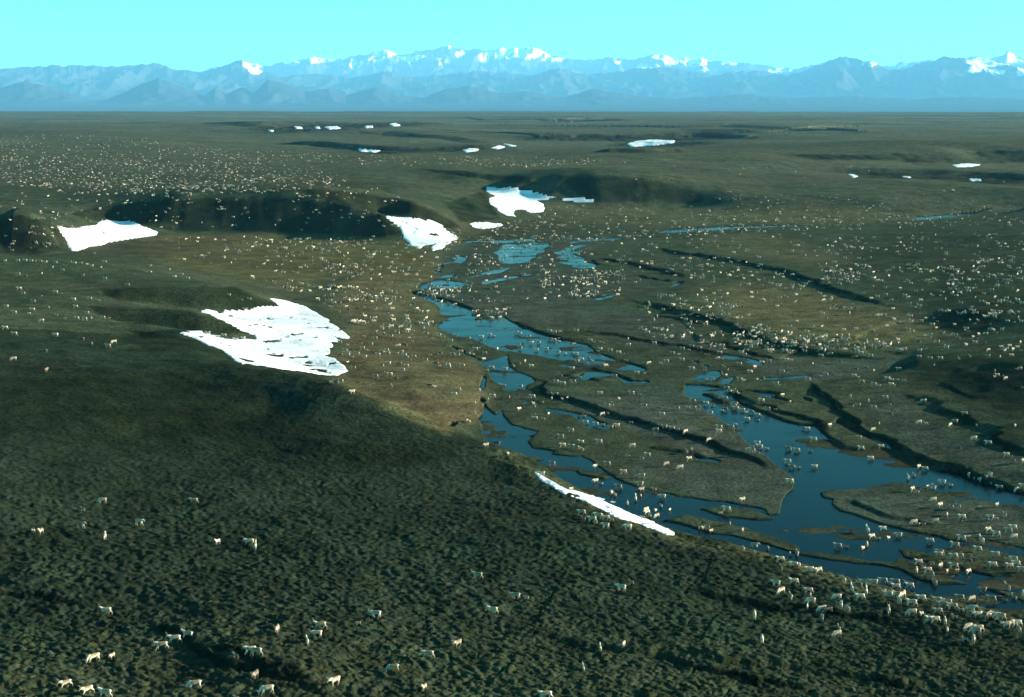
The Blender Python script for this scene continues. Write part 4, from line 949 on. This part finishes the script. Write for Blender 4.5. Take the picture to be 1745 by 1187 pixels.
for rank, i in enumerate(order):
    cd_ = CODE[i]; th, R = float(th_a[i]), float(R_a[i])
    x, y = R * math.sin(th), R * math.cos(th)
    kd = cd_[0]
    pose = {'w': rng.choice(['walk', 'walk', 'pace', 'walk', 'trot']), 'W': 'walk', 'g': 'graze', 'f': rng.choice(['pace', 'stand', 'walk']), 'a': rng.choice(['walk', 'pace']),
            'n': rng.choice(['stand', 'pace']), 'c': rng.choice(['walk', 'pace', 'stand'])}[kd]
    head = {'w': 180 + rng.uniform(-16, 16), 'W': -12 + rng.uniform(-10, 10), 'g': 200 + rng.uniform(-25, 30), 'f': rng.choice([262, 98, 270, 85]) + rng.uniform(-12, 12),
            'a': 222 + rng.uniform(-10, 12), 'n': rng.choice([258, 100, 238]) + rng.uniform(-15, 15), 'c': 180 + rng.uniform(-25, 25)}[kd]
    s = {'c': .60, 'n': .72}.get(kd, 1.0) * rng.uniform(.93, 1.06) * .97
    rec = dict(i=i, x=x, y=y, ang=math.radians(head), s=s, pose=pose, kd=kd, dark='d' in cd_, u=float(U_[i]), v=float(V_[i]), young=(kd in 'cn'))
    (things if rank < MAXI else rest).append(rec)
# ------------------------------------------------------------------ names and labels of the 300
def inside(u, v, s):
    p = P(s); c = False
    for (x1, y1), (x2, y2) in zip(p, p[1:] + p[:1]):
        if (y1 > v) != (y2 > v) and u < (x2 - x1) * (v - y1) / (y2 - y1) + x1: c = not c
    return c
ZONES = [   # where an animal stands, told by what is beside it
 ('0,1060 250,1060 250,1187 0,1187', 'in the bottom left corner'),
 ('250,1040 480,1040 480,1187 250,1187', 'on the near slope by the forked trail'),
 ('0,830 250,830 250,1060 0,1060', 'on the left edge of the slope'),
 ('250,830 480,830 480,1040 250,1040', 'high on the dark slope, left of centre'),
 ('480,1030 700,1030 700,1187 480,1187', 'low on the near slope, left of centre'),
 ('700,930 950,930 950,1187 700,1187', 'in the middle of the near slope'),
 ('950,840 1082,845 1100,905 1090,910 950,905', 'beside the long snow strip'),
 ('910,795 1040,830 1110,855 1160,885 1160,920 1100,900 1020,870 910,812', 'on the long snow strip'),
 ('950,905 1250,960 1250,1187 950,1187', 'on the bare slope right of centre'),
 ('1250,925 1400,960 1400,1000 1250,1000', 'on the brow above the lower river'),
 ('1250,1000 1430,985 1440,1040 1440,1187 1250,1187', 'on the slope below the river brow'),
 ('1400,960 1560,975 1560,1018 1440,1025 1400,1000', 'where the crowd meets the river bank'),
 ('1440,1018 1560,1018 1600,1187 1440,1187', 'on the slope under the crowded bank'),
 ('1560,990 1660,1015 1660,1050 1560,1050', 'in the packed column along the bank'),
 ('1560,1050 1745,1050 1745,1187 1560,1187', 'in the bottom right corner'),
 ('1660,1015 1745,1015 1745,1050 1660,1050', 'at the column head near the right edge'),
 ('1540,930 1660,930 1660,1000 1560,995 1540,960', 'wading in the dark shallows off the bank'),
 ('1660,930 1745,930 1745,1015 1660,1015', 'wading at the far right shallows'),
 ('1460,890 1560,890 1560,985 1400,975 1400,900', 'wading below the rounded gravel bar'),
 ('1560,895 1660,895 1660,930 1560,930', 'at the foot of the rounded gravel bar'),
 ('1660,870 1745,870 1745,930 1660,930', 'at the right end of the gravel bar'),
 ('1540,820 1660,820 1660,895 1540,895', 'on the rounded gravel bar'),
 ('1400,820 1540,820 1540,890 1400,890', 'at the left end of the gravel bar'),
 ('1620,780 1745,780 1745,870 1660,870 1620,820', 'by the far bank at the right edge'),
 ('1420,740 1620,740 1620,835 1420,835', 'wading at the upper right of the big pool'),
 ('1340,740 1420,740 1420,820 1340,820', 'in the middle of the big pool'),
 ('1240,740 1345,740 1345,830 1240,800', 'at the left shore of the big pool'),
 ('1260,880 1400,880 1400,950 1260,940', 'on the wet strip above the brow'),
 ('1120,870 1260,870 1260,925 1150,915', 'at the wet strip past the snow'),
 ('1180,800 1350,800 1350,880 1180,880', 'on the pointed gravel flat'),
 ('1030,790 1180,790 1180,880 1060,860 1030,830', 'wading beside the end of the snow strip'),
 ('900,760 1030,790 1030,830 900,795', 'in the narrow channel above the snow strip'),
 ('800,735 950,735 950,790 800,780', 'near the channel behind the hill brow'),
 ('950,735 1030,735 1030,790 950,790', 'on the bar left of the long cut bank'),
 ('1030,740 1120,735 1180,760 1180,800 1030,790', 'just below the long cut bank'),
 ('1060,700 1180,700 1180,760 1060,735', 'on the gravel above the long cut bank'),
 ('1180,700 1250,700 1250,800 1180,790', 'on the gravel edge left of the big pool'),
 ('950,690 1060,690 1060,740 950,735', 'at the pools under the long cut bank'),
 ('1600,680 1745,680 1745,780 1600,760', 'on the gravel fan at the right'),
 ('1480,680 1600,680 1600,780 1480,760', 'on the terrace above the right bank'),
 ('1380,680 1480,680 1480,745 1380,740', 'by the small ponds under the right bank'),
 ('1250,690 1320,690 1320,745 1250,745', 'at the upper tip of the big pool'),
 ('1320,680 1380,680 1380,740 1320,740', 'on the dark bar above the big pool'),
 ('820,690 950,690 950,740 820,740', 'by the lower pool of the left channel'),
 ('1180,640 1260,640 1260,700 1160,700', 'wading in the upper big channel'),
 ('1000,640 1160,640 1160,700 1000,700', 'on the wide gravel flat above the cut bank'),
 ('0,540 130,540 130,830 0,830', 'on the left shoulder above the dark slope'),
 ('130,540 300,540 300,830 130,830', 'on the shoulder left of the big snow patch'),
 ('0,430 200,430 200,540 0,540', 'on the plateau at the left edge'),
 ('1260,640 1745,640 1745,680 1260,690', 'on the flats above the right bank'),
 ('560,560 820,560 820,760 560,760', 'on the tan meadow left of the river'),
 ('820,560 1000,560 1000,700 820,700', 'by the middle pools of the river'),
 ('-9,-9 1800,-9 1800,1200 -9,1200', 'out on the river plain'),
]
PH = {'w': 'pale caribou walking left', 'wd': 'dull caribou walking left', 'W': 'pale caribou walking right', 'g': 'pale caribou grazing',
      'gd': 'dull brown caribou grazing', 'f': 'pale caribou seen end on', 'fd': 'dull caribou seen end on', 'a': 'pale caribou seen aslant',
      'n': 'young caribou seen end on', 'nd': 'dark young caribou seen end on', 'c': 'small calf heading left', 'cd': 'dark small calf heading left'}
ORD = ['first', 'second', 'third', 'fourth', 'fifth', 'sixth', 'seventh', 'eighth', 'ninth', 'tenth', 'eleventh', 'twelfth', 'thirteenth', 'fourteenth', 'fifteenth', 'sixteenth', 'seventeenth', 'eighteenth', 'nineteenth', 'twentieth']
bag = {}
for rec in things:
    rec['zone'] = next(z for s, z in ZONES if inside(rec['u'], rec['v'], 'P ' + s))
    rec['ph'] = PH[rec['kd'] + ('d' if rec['dark'] and rec['kd'] + 'd' in PH else '')]
    bag.setdefault((rec['zone'], rec['ph']), []).append(rec)
for (z, ph), rs in bag.items():
    rs.sort(key=lambda r_: r_['u'])
    for q_, r_ in enumerate(rs):
        if len(rs) == 1: t = ''
        elif len(rs) == 2: t = (', left of the two', ', right of the two')[q_]
        elif q_ == 0: t = ', leftmost such'
        elif q_ == len(rs) - 1: t = ', rightmost such'
        else: t = ', %s from left' % ORD[min(q_, 19)]
        r_['label'] = ph + ' ' + z + t
def build_caribou(rec, root_name):
    young = rec['kd'] == 'c'
    cf, ad = (CALF_D, MESH_D) if rec['dark'] else (CALF, MESH)
    me = cf.get(rec['pose'], cf['walk']) if young else ad[rec['pose']]
    o = bpy.data.objects.new(root_name, me)
    COL.objects.link(o)
    o.location = (rec['x'], rec['y'], stand_on(rec['x'], rec['y'], rec['ang'], rec['s']))
    o.rotation_euler = (0, 0, rec['ang'])
    o.scale = (rec['s'],) * 3
    return o
for k_, rec in enumerate(things):
    o = build_caribou(rec, 'calf' if rec['kd'] == 'c' else 'caribou')
    rec['o'] = o
    if k_ < 90 and not rec['young']:
        an = bpy.data.objects.new('antlers', ANT[rec['pose']]); COL.objects.link(an); an.parent = o
    o['label'] = rec['label']
    o['category'] = 'caribou'
    o['group'] = 'caribou of the migrating herd'

# ------------------------------------------------------------------ the rest of the herd, one mass
nrng = np.random.default_rng(11)
DENS = [   # polygon, how many, adult heading spread
 ('P 0,228 200,232 330,240 420,262 560,290 600,312 520,322 300,335 100,330 0,310', 900),
 ('P 0,262 420,268 520,300 400,322 0,318', 400),
 ('P 230,246 600,262 1000,268 1080,276 900,285 600,280 300,262', 330),
 ('P 0,330 560,300 680,330 760,352 640,345 200,350 0,358', 80),
 ('P 30,362 200,350 640,352 690,395 640,398 220,392 60,425', 75),
 ('P 280,402 690,402 740,440 700,500 560,480 420,455 300,440', 110), ('P 290,402 700,410 740,430 620,440 400,425', 60),
 ('P 420,470 720,500 740,560 690,590 620,560 540,510', 120),
 ('P 940,345 1300,350 1745,370 1745,385 1300,395 960,398 900,385', 230), ('P 1240,372 1745,362 1745,382 1400,392 1250,392', 70),
 ('P 1145,330 1400,330 1745,345 1745,362 1300,352', 70), ('P 900,268 1745,300 1745,340 1300,345 1000,290', 40), 
 ('P 740,402 1240,388 1240,402 1000,410 760,420', 110),
 ('P 740,420 1150,405 1160,470 1060,500 760,520 720,500', 170), ('P 900,460 1080,460 1060,505 940,505', 85), ('P 700,485 790,490 800,505 720,505', 30), ('P 800,528 880,520 850,545 800,540', 16),
 ('P 1100,500 1250,500 1300,560 1440,575 1300,600 1180,590 1080,560', 120), ('P 1250,575 1480,575 1560,600 1300,600', 60),
 ('P 1150,400 1500,395 1745,395 1745,420 1300,440 1180,425', 70),
 ('P 1150,430 1260,440 1420,485 1400,500 1200,480 1150,470', 75), ('P 1380,440 1480,450 1500,480 1400,485', 45),
 ('P 1300,400 1745,420 1745,600 1560,600 1500,520 1420,470', 200), ('P 1600,440 1745,430 1745,520 1620,500', 50),
 ('P 1180,480 1400,500 1600,560 1560,600 1400,580 1250,560', 50),
 ('P 540,440 740,430 740,470 560,470', 40), ('P 10,368 100,375 100,425 10,425', 12), ('P 700,395 860,380 980,345 900,400', 30),
 ('P 1080,268 1500,285 1700,300 1300,320', 18),
]
pu, pv = [], []
for s, n_ in DENS:
    n_ = int(n_ * 1.65)
    p = np.array(P(s)); lo, hi = p.min(0), p.max(0); got = 0
    # herds clump: a few loose bunches and strings plus scattered ones
    cen = []
    while len(cen) < max(4, n_ // 9):
        a = nrng.uniform(lo, hi)
        if inside(a[0], a[1], s): cen.append(a)
    while got < n_:
        if nrng.random() < .33:
            c0 = cen[nrng.integers(len(cen))]; a = c0 + nrng.normal(size=2) * (17, 2.2)
        else:
            a = nrng.uniform(lo, hi)
        if inside(a[0], a[1], s):
            pu.append(a[0]); pv.append(a[1]); got += 1
th_r, R_r, z_r, ok_r = hit(np.array(pu), np.array(pv), H, TH, RR, lift=.6)
recs = [(r_['x'], r_['y'], r_['ang'], r_['s'], r_['pose'], r_['dark']) for r_ in rest]
for t_, R_, ok_ in zip(th_r, R_r, ok_r):
    if not ok_ or R_ > 6000: continue
    if (pv[0] is None): continue
    rr_ = nrng.random()
    if R_ < 640 and rr_ < .0: continue
    q = nrng.random()
    head = 180 + nrng.normal() * 28 if q < .62 else nrng.uniform(0, 360)
    s = (.6 if nrng.random() < .33 else 1.0) * nrng.uniform(.9, 1.08)
    if R_ > 1100: s *= .92
    recs.append((R_ * math.sin(t_), R_ * math.cos(t_), math.radians(head), s, ('walk', 'pace', 'graze', 'stand')[nrng.integers(4)], nrng.random() < (.42 if R_ > 1000 else .2)))
VV, FF, CC = [], [], []
fl = {}
for p, (me, co, cc) in LOD.items():
    fl[p] = [tuple(pg.vertices) for pg in me.polygons]
    co_ = np.empty(len(me.vertices) * 3, np.float32); me.vertices.foreach_get('co', co_)
    LOD[p] = (co_.reshape(-1, 3), cc)
base = 0
loops_v, starts, tots = [], [], []
fa = {p: (np.concatenate([np.array(f) for f in fl[p]]), np.array([len(f) for f in fl[p]])) for p in fl}
for x, y, ang, s, pose, dk in recs:
    co, cc = LOD.get(pose, LOD['walk'])
    ca, sa = math.cos(ang), math.sin(ang)
    z = stand_on(x, y, ang, s)
    q = np.empty_like(co)
    q[:, 0] = x + s * (co[:, 0] * ca - co[:, 1] * sa); q[:, 1] = y + s * (co[:, 0] * sa + co[:, 1] * ca); q[:, 2] = z + s * co[:, 2]
    VV.append(q)
    k_ = (.25 if dk else nrng.uniform(.5, .9))
    if s < .8: k_ *= .8
    c2 = cc.copy(); c2[:, :3] *= k_; CC.append(c2)
    f = fa.get(pose, fa['walk'])
    loops_v.append(f[0] + base); tots.append(f[1]); base += len(co)
V = np.concatenate(VV); LV = np.concatenate(loops_v).astype(np.int32); TT = np.concatenate(tots).astype(np.int32)
hme2 = bpy.data.meshes.new('caribou_herd')
hme2.vertices.add(len(V)); hme2.vertices.foreach_set('co', V.astype(np.float32).ravel())
hme2.loops.add(len(LV)); hme2.loops.foreach_set('vertex_index', LV)
hme2.polygons.add(len(TT)); hme2.polygons.foreach_set('loop_start', np.append(0, np.cumsum(TT)[:-1]).astype(np.int32)); hme2.polygons.foreach_set('loop_total', TT)
hme2.polygons.foreach_set('use_smooth', np.ones(len(TT), bool))
hme2.update(calc_edges=True)
a = hme2.attributes.new('coat', 'FLOAT_COLOR', 'POINT'); a.data.foreach_set('color', np.concatenate(CC).ravel())
hme2.materials.append(coat)
herd = bpy.data.objects.new('caribou_herd', hme2); COL.objects.link(herd)
herd['kind'] = 'stuff'
herd['label'] = 'distant mass of pale caribou scattered over the plain, river flats and plateau'
herd['category'] = 'herd'
zc = {}
for r_ in things: zc[r_['zone']] = zc.get(r_['zone'], 0) + 1
print(zc, max(len(v) for v in bag.values()), max(len(r_['label'].split()) for r_ in things), len(set(r_['label'] for r_ in things)))
print('animals', len(things), 'rest', len(rest), 'mass', len(recs), 'verts', len(V))
